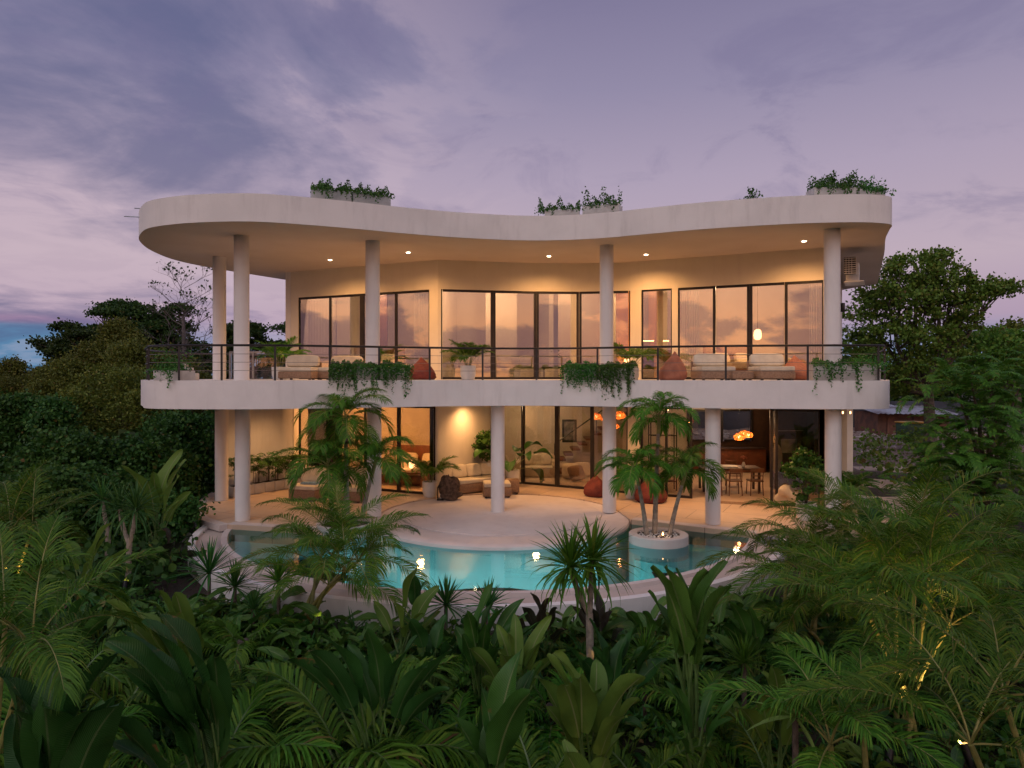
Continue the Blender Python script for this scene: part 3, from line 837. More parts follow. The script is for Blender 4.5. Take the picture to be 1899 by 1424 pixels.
def frond(mb, o, az, el, L, droop, ll, n, lw=.035, vee=.35, start=.18, ld=.5, rr_=.012, rn=random, seg=9, curl=0.0, ang0=62, ang1=26, mbr=None):
    p = Vector(o); pts = [p.copy()]; dirs = []
    a_ = az
    for i in range(seg):
        e = el - droop * ((i + .5) / seg) ** 1.3
        a_ = az + curl * i / seg
        d = Vector((math.cos(e) * math.cos(a_), math.cos(e) * math.sin(a_), math.sin(e)))
        dirs.append((d, e, a_)); p = p + d * (L / seg); pts.append(p.copy())
    (mbr or mb).tube(pts, [rr_ * (1 - .8 * i / seg) for i in range(seg + 1)], 4, cap=False)
    V, Fc = [], []
    for j in range(n):
        t_ = start + (1 - start) * (j + .5) / n
        x = t_ * seg; i = min(int(x), seg - 1); q = pts[i].lerp(pts[i + 1], x - i)
        d, e, aa = dirs[i]
        side = Vector((-math.sin(aa), math.cos(aa), 0)); up = Vector((-math.sin(e) * math.cos(aa), -math.sin(e) * math.sin(aa), math.cos(e)))
        u_ = (t_ - start) / (1 - start)
        prof = max(.28, (4 * (.12 + .80 * u_) * (1 - (.12 + .80 * u_))) ** .55)
        for s_ in (-1, 1):
            ang = R(ang0 + (ang1 - ang0) * u_) + rn.uniform(-.10, .10)
            v_ = vee + rn.uniform(-.16, .16)
            w_ = (side * s_ * math.cos(v_) + up * math.sin(v_))
            ld_ = d * math.cos(ang) + w_ * math.sin(ang)
            l = ll * prof * rn.uniform(.86, 1.1)
            wd = (d - ld_ * d.dot(ld_)); wd.normalize(); wd = wd * (lw * .5 * (.6 + .4 * prof))
            p0 = q; p1 = q + ld_ * l * .38
            l2 = (ld_ + Vector((0, 0, -ld * rn.uniform(.6, 1.3)))).normalized()
            p2 = p1 + l2 * l * .34
            l3 = (l2 + Vector((0, 0, -ld * rn.uniform(.6, 1.6)))).normalized()
            p3 = p2 + l3 * l * .30
            b_ = len(V)
            V += [p0 - wd * .4, p0 + wd * .4, p1 - wd, p1 + wd, p2 - wd * .7, p2 + wd * .7, p3 - wd * .08, p3 + wd * .08]
            Fc += [(b_, b_ + 1, b_ + 3, b_ + 2), (b_ + 2, b_ + 3, b_ + 5, b_ + 4), (b_ + 4, b_ + 5, b_ + 7, b_ + 6)]
    mb.add(V, Fc)

def bladeleaf(mb, o, az, el, pet, L, W, droop, rn=random, seg=12, fold=.45, roll=0.0, mbs=None, tear=0.0, pr=.018, curl=0.0, tipw=.0, wave=.03):
    """petiole + broad leaf with folded midrib, wavy margins, optional tears"""
    p = Vector(o); pts = [p.copy()]
    for i in range(4):
        e = el - droop * .12 * i
        p = p + Vector((math.cos(e) * math.cos(az), math.cos(e) * math.sin(az), math.sin(e))) * pet / 4; pts.append(p.copy())
    e0 = el - droop * .4
    (mbs or mb).tube(pts, [pr * (1 - .1 * i) for i in range(5)], 5, cap=False)
    rows, prof = [], []
    q = p.copy(); ph = rn.uniform(0, 6)
    rib = [q.copy()]
    for i in range(seg + 1):
        t_ = i / seg
        e = e0 - droop * t_ ** 1.25; a_ = az + curl * t_
        d = Vector((math.cos(e) * math.cos(a_), math.cos(e) * math.sin(a_), math.sin(e)))
        side = Vector((-math.sin(a_), math.cos(a_), 0)); up = side.cross(d) * -1
        if roll: side, up = side * math.cos(roll) + up * math.sin(roll), up * math.cos(roll) - side * math.sin(roll)
        wd = W * .5 * max(.02, (math.sin(PI * min(1, (.06 + .94 * t_)) ** .80)) ** .62) if t_ < .999 else W * .012
        row = []
        for k, (u_, f_) in enumerate(((-1, 1), (-.55, .6), (0, 0), (.55, .6), (1, 1))):
            wv = wave * W * 4 * math.sin(9 * t_ + ph + u_) * abs(u_)
            row.append(q + side * (u_ * wd * math.cos(fold * abs(u_))) + up * (abs(u_) * wd * math.sin(fold) + wv))
        rows.append((row, t_)); q = q + d * (L / seg); rib.append(q.copy())
    V, UV, Fc = [], [], []
    for row, t_ in rows:
        for k, u_ in enumerate((0, .225, .5, .775, 1)):
            V.append(row[k]); UV.append((u_, t_))
    for i in range(seg):
        for k in range(4):
            if tear and k in (0, 3) and rn.random() < tear: continue
            Fc.append((i * 5 + k, i * 5 + k + 1, (i + 1) * 5 + k + 1, (i + 1) * 5 + k))
    mb.add(V, Fc, UV)

def sword(mb, o, az, el, L, W, droop, rn=random, seg=5):
    V, Fc = [], []; q = Vector(o)
    for i in range(seg + 1):
        t_ = i / seg; e = el - droop * t_ ** 1.6
        d = Vector((math.cos(e) * math.cos(az), math.cos(e) * math.sin(az), math.sin(e)))
        side = Vector((-math.sin(az), math.cos(az), 0)); up = side.cross(d) * -1
        w_ = W * .5 * (.5 + 1.0 * t_ if t_ < .45 else .95 * (1 - ((t_ - .45) / .55) ** 1.5)) + .0008
        V += [q - side * w_ + up * w_ * .45, q.copy(), q + side * w_ + up * w_ * .45]
        if i < seg: Fc += [(3 * i, 3 * i + 1, 3 * i + 4, 3 * i + 3), (3 * i + 1, 3 * i + 2, 3 * i + 5, 3 * i + 4)]
        q = q + d * (L / seg)
    mb.add(V, Fc)

def rosette(mb, o, n, L, W, rn, el0=-.5, el1=1.45, droop=.9):
    for i in range(n):
        t_ = i / n
        el = el0 + (el1 - el0) * t_ ** .8 + rn.uniform(-.1, .1)
        sword(mb, o, i * 2.4 + rn.uniform(-.2, .2), el, L * rn.uniform(.78, 1.1) * (.8 + .2 * (1 - t_)), W * rn.uniform(.8, 1.15), droop * (1.15 - t_) * rn.uniform(.5, 1.4))

def vine_mesh(a, b_, depth, top_h, n_top, strands, ln, rnd, leaf=.055):
    """mound of leaves over a planter edge a-b plus hanging strands"""
    a, b_ = np.array(a, float), np.array(b_, float)
    t_ = rnd.uniform(0, 1, n_top)
    base = a + (b_ - a) * t_[:, None]
    nrm = np.array([-(b_ - a)[1], (b_ - a)[0], 0]); nrm /= np.linalg.norm(nrm)
    cc = base + nrm * rnd.uniform(-.08, depth, n_top)[:, None]
    hump = .55 + .45 * np.sin(t_ * 19 + rnd.uniform(0, 6)) * np.sin(t_ * 7 + 1)
    cc[:, 2] += rnd.uniform(-.12, 1, n_top) ** 1.5 * top_h * hump if False else (rnd.uniform(0, 1, n_top) ** 1.3 * top_h * hump - .03)
    pts = [cc]
    for i in range(strands):
        k = rnd.uniform(-.03, 1.03); l = ln * (.25 + .75 * rnd.uniform() ** 1.6) * (.45 + .55 * abs(math.sin(k * 11 + 1.3)))
        m_ = max(4, int(l / .022))
        s_ = np.linspace(0, 1, m_)
        q = np.tile(a + (b_ - a) * k, (m_, 1)) - nrm * (.08 + .16 * np.minimum(1, s_ * 6))[:, None]
        q[:, 2] -= s_ * l - .04
        q += np.cumsum(rnd.normal(size=(m_, 3)) * .006, 0) + rnd.normal(size=(m_, 3)) * np.array([.022, .022, .01])
        pts.append(q)
    return leaf_arrays(np.concatenate(pts), leaf, rnd, asp=.34)

BFRONT = [p for p in balo if p[1] < 18.9 and -9.8 < p[0] < 9.42]
# ================================================================ PLANTERS WITH TRAILING VINES
def planter(px0, px1, Y0, Y1, zb, h, depth, label, group, mat, top_h=.16, strands=40, ln=.5, n_top=900, seed=1, cut=None, leaf=.055, fill=True):
    if zb < 5: Y0 = hit(BFRONT, px0)[1] + .17; Y1 = hit(BFRONT, px1)[1] + .17
    a = Vector(((px0 - CX) / F * Y0, Y0, 0)); b_ = Vector(((px1 - CX) / F * Y1, Y1, 0))
    c_ = (a + b_) / 2; t_ = (b_ - a); L = t_.length; t_.normalize(); n_ = Vector((-t_.y, t_.x, 0)); ang = math.atan2(t_.y, t_.x)
    th = thing('planter_box', label, 'planter', (c_.x, c_.y, zb), group)
    cc = c_ + n_ * depth / 2
    mb = MB()
    w_ = .05
    mb.box((cc.x - n_.x * (depth - w_) / 2, cc.y - n_.y * (depth - w_) / 2, zb + h / 2), (L, w_, h), ang, .012)
    mb.box((cc.x + n_.x * (depth - w_) / 2, cc.y + n_.y * (depth - w_) / 2, zb + h / 2), (L, w_, h), ang, .012)
    for s_ in (-1, 1):
        q = cc + t_ * s_ * (L - w_) / 2
        mb.box((q.x, q.y, zb + h / 2 - .002), (w_, depth - 2 * w_, h - .004), ang)
    mb.build('box', mat, th)
    MB().box((cc.x, cc.y, zb + h * .45), (L - 2 * w_, depth - 2 * w_, h * .75), ang).build('soil', M['soil'], th, smooth=False)
    rnd = np.random.RandomState(seed)
    k0, k1 = cut or (0, 1)
    A = a.lerp(b_, k0) + n_ * .02; B = a.lerp(b_, k1) + n_ * .02
    v, f = vine_mesh((A.x, A.y, zb + h), (B.x, B.y, zb + h), depth * .9, top_h, n_top, strands, ln, rnd, leaf)
    mesh_np('trailing_leaves', v, f, VINE, th)
    return th
gB, gR = 'white planter boxes with trailing vines on the balcony', 'concrete planter boxes on the roof edge'
zB = 3.64
planter(612, 653, 17.62, 17.95, zB, .36, .40, 'balcony planter box left of the second upper column, vines spilling over the slab', gB, M['palegranite'], .22, 60, .75, 1000, 11)
planter(655, 760, 17.98, 18.55, zB, .36, .40, 'long balcony planter box in front of the second upper column, thickest trailing vines', gB, M['palegranite'], .22, 110, .9, 2400, 12)
planter(1046, 1111, 18.62, 18.5, zB, .36, .40, 'balcony planter box just left of the third upper column under a green vine curtain', gB, M['palegranite'], .2, 90, .8, 1500, 13)
planter(1115, 1176, 18.45, 18.1, zB, .36, .40, 'balcony planter box just right of the third upper column, one vine hanging lowest', gB, M['palegranite'], .2, 80, 1.0, 1400, 14)
planter(1508, 1590, 17.02, 16.98, zB, .40, .40, 'balcony planter box beside the rightmost upper column with loose trailing vine', gB, M['palegranite'], .2, 40, .75, 1100, 15)
planter(1592, 1634, 17.0, 17.25, zB, .40, .40, 'balcony planter box at the far right corner of the railing', gB, M['palegranite'], .3, 26, .4, 800, 16)
planter(284, 334, 17.65, 17.1, zB, .25, .5, 'low pale planter at the left rounded end of the balcony with airy green shrub', gB, M['palegranite'], .62, 24, .45, 900, 17)
zR = 8.03
planter(579, 652, 17.25, 17.6, zR, .42, .5, 'weathered concrete roof planter above the left lobe, nearest the rounded end', gR, M['concrete'], .36, 34, .4, 1300, 21, leaf=.06)
planter(655, 725, 17.62, 18.1, zR, .42, .5, 'weathered concrete roof planter above the second upper column', gR, M['concrete'], .34, 26, .35, 1200, 22, leaf=.06)
planter(1010, 1075, 19.2, 19.1, zR, .34, .5, 'white roof planter left of the third upper column, plants sprawling leftward', gR, M['palegranite'], .42, 20, .3, 1000, 23, cut=(-.2, 1), leaf=.06)
planter(1080, 1148, 19.05, 18.7, zR, .40, .5, 'white roof planter above the third upper column with wispy tall shoots', gR, M['palegranite'], .62, 20, .35, 1000, 24, leaf=.06)
planter(1510, 1592, 16.95, 16.95, zR, .36, .5, 'pale roof planter near the right corner overflowing with bushy plants', gR, M['palegranite'], .50, 34, .4, 1900, 25, leaf=.06)
planter(1595, 1642, 17.0, 17.35, zR, .34, .5, 'small roof planter at the extreme right corner beside the bushy one', gR, M['palegranite'], .42, 22, .3, 1000, 26, leaf=.06)
# lone sprig on the roof
p = P(1392, 368, 17.3); th = thing('roof_sprig', 'thin lone shrub poking above the roof edge between planters', 'plant', (p.x, p.y, zR))
rnd = np.random.RandomState(3); q = np.concatenate([np.array([p.x + dx, p.y, z_]) + rnd.normal(size=(40, 3)) * [.07, .07, .05] for dx, z_ in ((-.12, 8.12), (0, 8.22), (.12, 8.27), (.02, 8.38), (.1, 8.14))])
v, f = leaf_arrays(q, .055, rnd); mesh_np('leaves', v, f, VINE, th)
mb = MB()
for dx, z_ in ((-.12, 8.15), (0.02, 8.4), (.12, 8.3)): mb.tube([(p.x, p.y, 8.02), (p.x + dx, p.y, z_)], .006, 4)
mb.build('stem', BARK, th)
# ---------------------------------------------------------------- potted plants
def pot(mb, c, r, h, flare=1.0):
    mb.lathe(c, [(r * .72, 0), (r * .80, h * .03), (r * .97, h * .35), (r * 1.0 * flare, h * .8), (r * flare, h), (r * .88 * flare, h), (r * .86 * flare, h * .86)], 28)
def potted(px, Y, zb, r, h, kind, label, seed, size=1.0, name='potted_palm', cat='potted plant', potmat=None, az0=0, group=None, n=None, xy=None):
    x = (px - CX) / F * Y
    th = thing(name, label, cat, (x, Y, zb), group); rn = random.Random(seed); rnd = np.random.RandomState(seed)
    mb = MB(); pot(mb, (x, Y, zb), r, h); mb.build('pot', potmat or M['whitepot'], th)
    MB().lathe((x, Y, zb), [(r * .85, h * .8), (r * .85, h * .9)], 20).build('soil', M['soil'], th)
    mb = MB(); ms = MB(); z0 = zb + h * .9
    if kind == 'palm':
        for i in range(n or 15):
            az = az0 + i * 2.4; el = 1.54 - .32 * (i / 15) - rn.uniform(0, .2)
            L = size * rn.uniform(.8, 1.1)
            frond(mb, (x + .05 * math.cos(az), Y + .05 * math.sin(az), z0), az, el, L, rn.uniform(.9, 2.1), .30 * size, 30, .03, rn=rn, start=.38, rr_=.008, mbr=ms, ld=.35)
        mb.build('fronds', PALMG, th); ms.build('stem', GREENSTEM, th)
    elif kind == 'bush':
        c_ = clumps([((x, Y, z0 + size * .55), (size * .42, size * .42, size * .5), 1)], 26, 90, .06, rnd)
        v, f = leaf_arrays(c_, .10, rnd, asp=.3); mesh_np('leaves', v, f, GREEN, th)
        for i in range(5):
            a_ = i * 1.26; ms.tube([(x, Y, z0 - .05), (x + .1 * math.cos(a_), Y + .1 * math.sin(a_), z0 + size * .3), (x + .25 * math.cos(a_), Y + .25 * math.sin(a_), z0 + size * .7)], .012, 4)
        ms.build('stem', BARK, th)
    elif kind == 'big':
        for i in range(n or 9):
            az = az0 + i * 2.4; el = 1.25 - .1 * i * rn.uniform(.4, 1.3)
            bladeleaf(mb, (x, Y, z0), az, el, size * rn.uniform(.55, .85), size * .5, size * .34, 1.5, rn=rn, seg=8, mbs=ms, pr=.01, wave=.02)
        mb.build('leaves', BROADG, th, angle=None); ms.build('stem', GREENSTEM, th)
    return th
PALMG = leafm('palm_green', rgb(.030, .080, .012), rgb(.060, .14, .02), rgb(.12, .18, .03), .5, .35)
PALMY = leafm('palm_yellow_green', rgb(.035, .070, .010), rgb(.06, .105, .014), rgb(.13, .14, .022), .5, .35)
BROADG = blade('broad_green', rgb(.018, .060, .014), rgb(.035, .095, .02), rgb(.14, .2, .07))
potted(868, 19.4, zB, .22, .40, 'palm', 'arching palm in white pot on the balcony before the middle glass doors', 31, .92, n=17)
potted(519, 20.8, zB, .24, .38, 'palm', 'yellow green palm in white pot at the balcony corner by the left lounger', 32, 1.05)
potted(1172, 19.6, zB, .2, .34, 'palm', 'upright palm in pot beside the third upper column', 33, 1.0)
potted(797, 21.4, 0, .23, .48, 'palm', 'dark palm in white pot beside the open bedroom door', 34, 1.1)
potted(1170, 21.2, 0, .2, .42, 'palm', 'palm in tapered white pot between two red bean bags', 35, .9)
potted(1495, 18.0, 0, .26, .46, 'bush', 'dense round ficus in white ribbed pot by the dining room door', 36, 1.35, 'potted_ficus')
potted(1577, 19.9, 0, .24, .30, 'palm', 'dark low palm in square white planter behind the right column', 37, 1.0)
potted(950, 23.3, 0, .25, .58, 'big', 'giant elephant ear plant in white pot beside the sliding glass door', 38, 1.35, 'potted_elephant_ear', az0=.4)
potted(903, 23.2, .55, .16, .30, 'bush', 'climbing split leaf plant on the beige wall behind the sofa', 39, 1.0, 'potted_climber')
potted(1567, 18.7, .47, .09, .10, 'bush', 'tiny plant in small bowl on the white side table', 40, .2, 'small_pot_plant')
potted(1600, 22.6, 3.64, .2, .34, 'palm', 'palm frond behind the rightmost upper column on the balcony', 41, 1.0)
# row of small palms in low white troughs along the lower left wall
for i in range(7):
    k = (i + .5) / 7; px = 430 + (552 - 430) * k
    A = Vector((-8.72, 21.35)); B = Vector((-7.22, 23.55)); q = A.lerp(B, k)
    th = thing('planted_trough', ['nearest the thick left column', 'second from the left column', 'third from the left column', 'in the middle of the row', 'third from the dark bedroom curtain',
                                  'second from the dark bedroom curtain', 'nearest the dark bedroom curtain'][i] + ', white trough of thin palms along the wall', 'planter', (q.x, q.y, 0), 'white troughs along the lower left wall')
    th['label'] = 'white trough of thin dark palms along the wall, ' + th['label'].split(',')[0]
    d_ = (B - A).normalized(); ang = math.atan2(d_.y, d_.x)
    MB().box((q.x, q.y, .16), ((B - A).length / 7 - .02, .34, .32), ang, .015).build('trough', M['whitepot'], th)
    MB().box((q.x, q.y, .31), ((B - A).length / 7 - .1, .26, .03), ang).build('soil', M['soil'], th)
    rn = random.Random(50 + i); mb = MB(); ms = MB()
    for j in range(5):
        o = (q.x + d_.x * rn.uniform(-.14, .14), q.y + d_.y * rn.uniform(-.14, .14))
        hh = .32 + rn.uniform(.25, .8)
        ms.tube([(o[0], o[1], .3), (o[0] + rn.uniform(-.05, .05), o[1], hh)], .009, 4)
        for f_ in range(5):
            frond(mb, (o[0], o[1], hh), f_ * 1.3 + rn.uniform(0, 1), rn.uniform(.5, 1.2), rn.uniform(.32, .5), 1.7, .17, 11, .022, rn=rn, start=.25, rr_=.004, ld=.5, seg=5)
    mb.build('fronds', GREEN, th); ms.build('stem', BARK, th)

# ================================================================ FURNITURE
def cushion(mb, c, d, rz=0, seed=0, tilt=0.0):
    """soft rounded cushion, optionally leaning back"""
    m2 = MB(); m2.blob((0, 0, 0), (d[0] / 2 * 1.04, d[1] / 2 * 1.04, d[2] / 2), seed, .02, 20, 10, 0, None, .38)
    ca, sa = math.cos(rz), math.sin(rz); ct, st = math.cos(tilt), math.sin(tilt)
    vs = []
    for x, y, z in m2.v:
        y, z = y * ct - z * st, y * st + z * ct
        vs.append((c[0] + x * ca - y * sa, c[1] + x * sa + y * ca, c[2] + z))
    mb.add(vs, m2.f)
def lounge(px, Y, zb, wd, dp, rz, label, group, name='lounge_chair', cat='lounge chair', back=True, cushions=1, bw=.5, towel=False, base_h=.28, seatcov=True):
    x = (px - CX) / F * Y; th = thing(name, label, cat, (x, Y, zb), group)
    if zb > 1: base_h = min(base_h, .19); bw = .34
    ca, sa = math.cos(rz), math.sin(rz)
    def L(a, b_, z): return (x + a * ca - b_ * sa, Y + a * sa + b_ * ca, zb + z)
    MB().box(L(0, 0, .04 + base_h / 2), (wd, dp, base_h), rz, .02).build('base', M['wicker'], th)
    for sx in (-1, 1):
        for sy in (-1, 1): MB().box(L(sx * (wd / 2 - .07), sy * (dp / 2 - .07), .02), (.06, .06, .04), rz).build('leg', M['darkwood'], th)
    if seatcov:
        mb = MB(); mb.box(L(0, -.01 if back else 0, .04 + base_h + .062), (wd - .02, dp - .02, .12), rz, .05); mb.build('seat_cushion', M['fabric'], th)
    if back:
        MB().box(L(0, dp / 2 - .05, .04 + base_h + bw * .42), (wd, .09, bw * .84), rz, .03).build('backrest', M['wicker'], th)
        for i in range(cushions):
            mb = MB(); cw = (wd - .04) / cushions
            cushion(mb, L(-wd / 2 + .02 + cw * (i + .5), dp / 2 - .2, .04 + base_h + .12 + bw / 2), (cw - .01, .17, bw), rz, i, -.28)
            mb.build('back_cushion', M['fabric'], th)
    if towel:
        MB().box(L(0.02, -.02, .04 + base_h + .135), (.5, .24, .03), rz + .2, .012).build('towel', M['blue_towel'], th)
    return th, L
gL = 'wicker lounge seats with cream cushions'
lounge(557, 19.2, zB, .95, .8, -.1, 'wicker balcony lounger left, beside the palm in white pot', gL)
lounge(603, 19.6, zB, .62, .7, -.1, 'wicker balcony seat left, half hidden by vines of the leftmost planter', gL, back=False)
lounge(640, 19.9, zB, .95, .8, -.05, 'wicker balcony lounger behind the leftmost vine planter', gL)
lounge(1322, 17.9, zB, .90, .85, .08, 'wicker balcony chair with cream cushions nearest the orange bean bag', gL)
lounge(1429, 17.75, zB, .92, .85, .08, 'wicker balcony chair with cream cushions right of the side table', gL)
lounge(1371, 17.7, zB, .56, .5, .08, 'low wicker side table between two balcony chairs', gL, 'side_table', 'side table', back=False, seatcov=False, base_h=.3)
th, L_ = lounge(576, 21.15, 0, .95, .9, -.35, 'terrace lounger with blue folded towel by the dark curtain', gL)
tw = MB(); tw.box(L_(.02, -.05, .46), (.55, .24, .03), -.25, .012); tw.box(L_(.0, -.03, .49), (.5, .2, .025), -.1, .01)
tag(tw.build('towel', M['blue_towel']), 'blue striped towel folded on the terrace lounger', 'towel')
lounge(655, 20.9, 0, .95, .9, -.3, 'terrace lounger half hidden behind the tall palm trunk', gL)
lounge(884, 22.6, 0, 1.75, .85, .62, 'long cream sofa with three back cushions against the beige wall', gL, 'sofa', 'sofa', cushions=3, bw=.42)
lounge(921, 21.6, 0, .85, .8, .1, 'cream topped wicker ottoman before the terrace sofa', gL, 'ottoman', 'ottoman', back=False)
lounge(950, 22.1, 0, .42, .42, .1, 'small wicker cube table between ottoman and glass door', gL, 'side_table', 'side table', back=False, seatcov=False, base_h=.4)
def beanbag(px, Y, zb, r, h, mat, label, seed):
    x = (px - CX) / F * Y; mb = MB(); rn = random.Random(seed)
    prof = [(.02, 0), (r * .8, .0), (r * .98, h * .10), (r, h * .24), (r * .90, h * .42), (r * .66, h * .62), (r * .38, h * .80), (r * .16, h * .93), (r * .05, h)]
    n = 28; vs = []
    lean = rn.uniform(-.12, .12)
    for j, (rad, z) in enumerate(prof):
        for k in range(n):
            a_ = 2 * PI * k / n; q = rad * (1 + .05 * math.sin(6 * a_ + j * .8 + seed) + .03 * math.sin(11 * a_ + j))
            vs.append((x + q * math.cos(a_) + lean * z, Y + q * math.sin(a_) + .15 * z, zb + z * (1 + .04 * math.sin(3 * a_ + seed))))
    mb.add(vs, [(j * n + k, j * n + (k + 1) % n, (j + 1) * n + (k + 1) % n, (j + 1) * n + k) for j in range(len(prof) - 1) for k in range(n)] + [tuple(range(n - 1, -1, -1)), tuple((len(prof) - 1) * n + k for k in range(n))])
    tag(mb.build('bean_bag', mat, angle=60), label, 'bean bag', 'bean bags')
beanbag(783, 19.8, zB, .40, .62, M['redbag'], 'dark red bean bag on the balcony beside the left vine planter', 1)
beanbag(1247, 17.9, zB, .36, .72, M['orangebag'], 'peaked terracotta bean bag on the balcony by the narrow window', 2)
beanbag(1478, 18.0, zB, .40, .62, M['orangebag'], 'orange bean bag half hidden by the right balcony planter', 3)
beanbag(1108, 21.6, 0, .42, .62, M['redbag'], 'dark red terrace bean bag behind the fifth lower column', 4)
beanbag(1207, 20.6, 0, .48, .72, M['redbag'], 'large red terrace bean bag behind the pool island palms', 5)
# driftwood stump and lantern
p = G(832, 926); mb = MB()
mb.blob((p.x, p.y, .32), (.26, .24, .36), 9, .35, 26, 16); mb.blob((p.x + .08, p.y, .12), (.3, .26, .16), 5, .3, 22, 10); mb.blob((p.x - .1, p.y - .05, .55), (.14, .14, .18), 4, .35, 18, 10)
tag(mb.build('driftwood_stump', pm('driftwood', rgb(.13, .085, .06), rgb(.05, .03, .02), 12, .9, 1, 25), angle=None), 'gnarled brown driftwood stump at the end of the terrace sofa', 'driftwood')
p = G(817, 927); th = thing('lantern', 'narrow metal lantern on the floor beside the driftwood stump', 'lantern', p)
mb = MB(); mb.box((p.x, p.y, .02), (.2, .2, .04)); mb.lathe((p.x, p.y, 0), [(.11, .38), (.03, .5), (.012, .55)], 12)
for sx in (-1, 1):
    for sy in (-1, 1): mb.box((p.x + sx * .085, p.y + sy * .085, .21), (.016, .016, .36))
mb.build('frame', M['black'], th); MB().lathe((p.x, p.y, .04), [(.03, 0), (.03, .14)], 12).build('candle', M['whitepot'], th)
# stacked white block steps behind the left railing; grey rooftop tank behind the columns
mb = MB(); q = P(345, 700, 17.6); mb.box((q.x, q.y, zB + .09), (.52, .5, .18), .2, .01); mb.box((q.x - .06, q.y, zB + .25), (.38, .45, .14), .2, .01); mb.box((q.x - .12, q.y, zB + .37), (.24, .4, .1), .2, .01)
tag(mb.build('block_steps', M['whitepot']), 'stacked white blocks on the balcony behind the left railing', 'steps')
q = P(470, 690, 21.9); th = thing('balcony_screen', 'grey glazed screen panel standing behind the two left columns', 'screen', (q.x, q.y, zB))
MB().box((q.x, q.y, zB + .42), (1.35, .05, .84), .1).build('panel', M['glass_lo'], th); mb = MB(); mb.box((q.x, q.y, zB + .86), (1.45, .09, .06), .1)
for dx in (-.7, 0, .7): mb.box((q.x + dx, q.y - .03 + dx * .1, zB + .43), (.05, .07, .85), .1)
mb.build('frame', M['steel'], th)
# white side table with chair on the right terrace
p = G(1588, 905, 0); th = thing('side_table', 'white slab side table on the right terrace beyond the column', 'table', (p.x - .3, 19.0, 0))
x_, y_ = 9.28, 18.75
MB().box((x_, y_, .44), (.78, .5, .06), .3, .01).build('tabletop', M['whitepot'], th)
for s_ in (-1, 1): MB().box((x_ + s_ * .3 * math.cos(.3), y_ + s_ * .3 * math.sin(.3), .205), (.05, .4, .41), .3).build('leg', M['whitepot'], th)
th = thing('garden_stool', 'low dark wooden stool beneath the white side table', 'stool', (9.1, 18.15, 0))
MB().box((9.0, 18.1, .30), (.5, .34, .03), .3, .01).build('seat', M['darkwood'], th)
for sx in (-1, 1):
    for sy in (-1, 1): MB().box((9.0 + sx * .2, 18.1 + sy * .12 + sx * .06, .143), (.03, .03, .285), .3).build('leg', M['darkwood'], th)
# small planter rim island with three palms + candle
IS = G(1221, 990.5, .06); IS = Vector((IS.x, IS.y, 0))
th = thing('planter_island', 'round white planter island in the pool holding three palms', 'planter', (IS.x, IS.y, -.12))
mb = MB(); mb.lathe(IS, [(.68, -1.4), (.68, .07), (.665, .085), (.50, .085), (.49, .075), (.49, .02)], 64); mb.build('rim', M['plaster'], th)
MB().lathe(IS, [(.495, .02), (.495, .045)], 40).build('soil', M['soil'], th)
rnd = np.random.RandomState(5); mb = MB()
for i in range(170):
    a_, r_ = rnd.uniform(0, 2 * PI), .46 * rnd.uniform() ** .5
    mb.blob((IS.x + r_ * math.cos(a_), IS.y + r_ * math.sin(a_), .055), (.024, .02, .014), i, .1, 6, 4)
o = mb.build('pebbles', M['whitepot'], th); o['kind'] = 'stuff'
def candle(x, y, z, label, pw=1.2):
    c_ = thing('tea_light', label, 'candle', (x, y, z))
    MB().lathe((x, y, z), [(.035, 0), (.04, .05), (.036, .05), (.03, .02)], 14).build('cup', M['wicker'], c_)
    MB().lathe((x, y, z), [(.002, .03), (.014, .05), (.016, .065), (.008, .09), (.001, .115)], 10).build('flame', M['flame'], c_)
    point_light('flame_light', (x, y, z + .09), pw, (1, .5, .18), .02, c_)
candle(IS.x + .03, IS.y - .33, .07, 'small burning tea light on the pebbles of the palm island')
# second planter bowl for the left palms
IL = Vector((-4.05, 16.75, 0))
th = thing('planter_bowl', 'pinkish round planter at the left pool edge under the tall palm', 'planter', (IL.x, IL.y, 0))
mb = MB(); mb.lathe(IL, [(.45, -1.4), (.52, -.05), (.66, .12), (.68, .2), (.60, .2), (.57, .12)], 48); mb.build('bowl', M['plaster'], th)
MB().lathe(IL, [(.575, .10), (.575, .13)], 30).build('soil', M['soil'], th)
# AC unit on the side wall
ac = thing('air_conditioner', 'white outdoor air conditioner unit on bracket under the right roof corner', 'air conditioner', (9.9, 20.2, 6.3))
mb = MB(); mb.box((9.75, 19.75, 6.68), (.62, .34, .52), R(62), .02); mb.build('casing', M['whitepot'], ac)
mb = MB()
for k in range(7): mb.box((9.63 + .02, 19.62 - .25, 6.47 + .065 * k), (.26, .02, .035), R(62 - 90 + 20))
mb.lathe((9.9, 19.5, 6.68), [(.001, 0), (.001, .001)], 3)
g_ = MB()
q = P(1576, 493, 19.3)
g_.box((q.x, q.y, q.z), (.30, .03, .48), R(-25)); g_.build('fan_grille', M['black'], ac)
s_ = MB()
for k in range(8): s_.box((q.x, q.y - .02, q.z - .21 + k * .06), (.32, .012, .018), R(-25))
for k in range(4): s_.box((q.x - .12 + k * .08, q.y - .03, q.z), (.012, .012, .46), R(-25))
s_.build('grille_bars', M['whitepot'], ac)
MB().box((9.75, 19.65, 6.39), (.95, .5, .03), R(62), .005).build('bracket', M['whitepot'], ac)
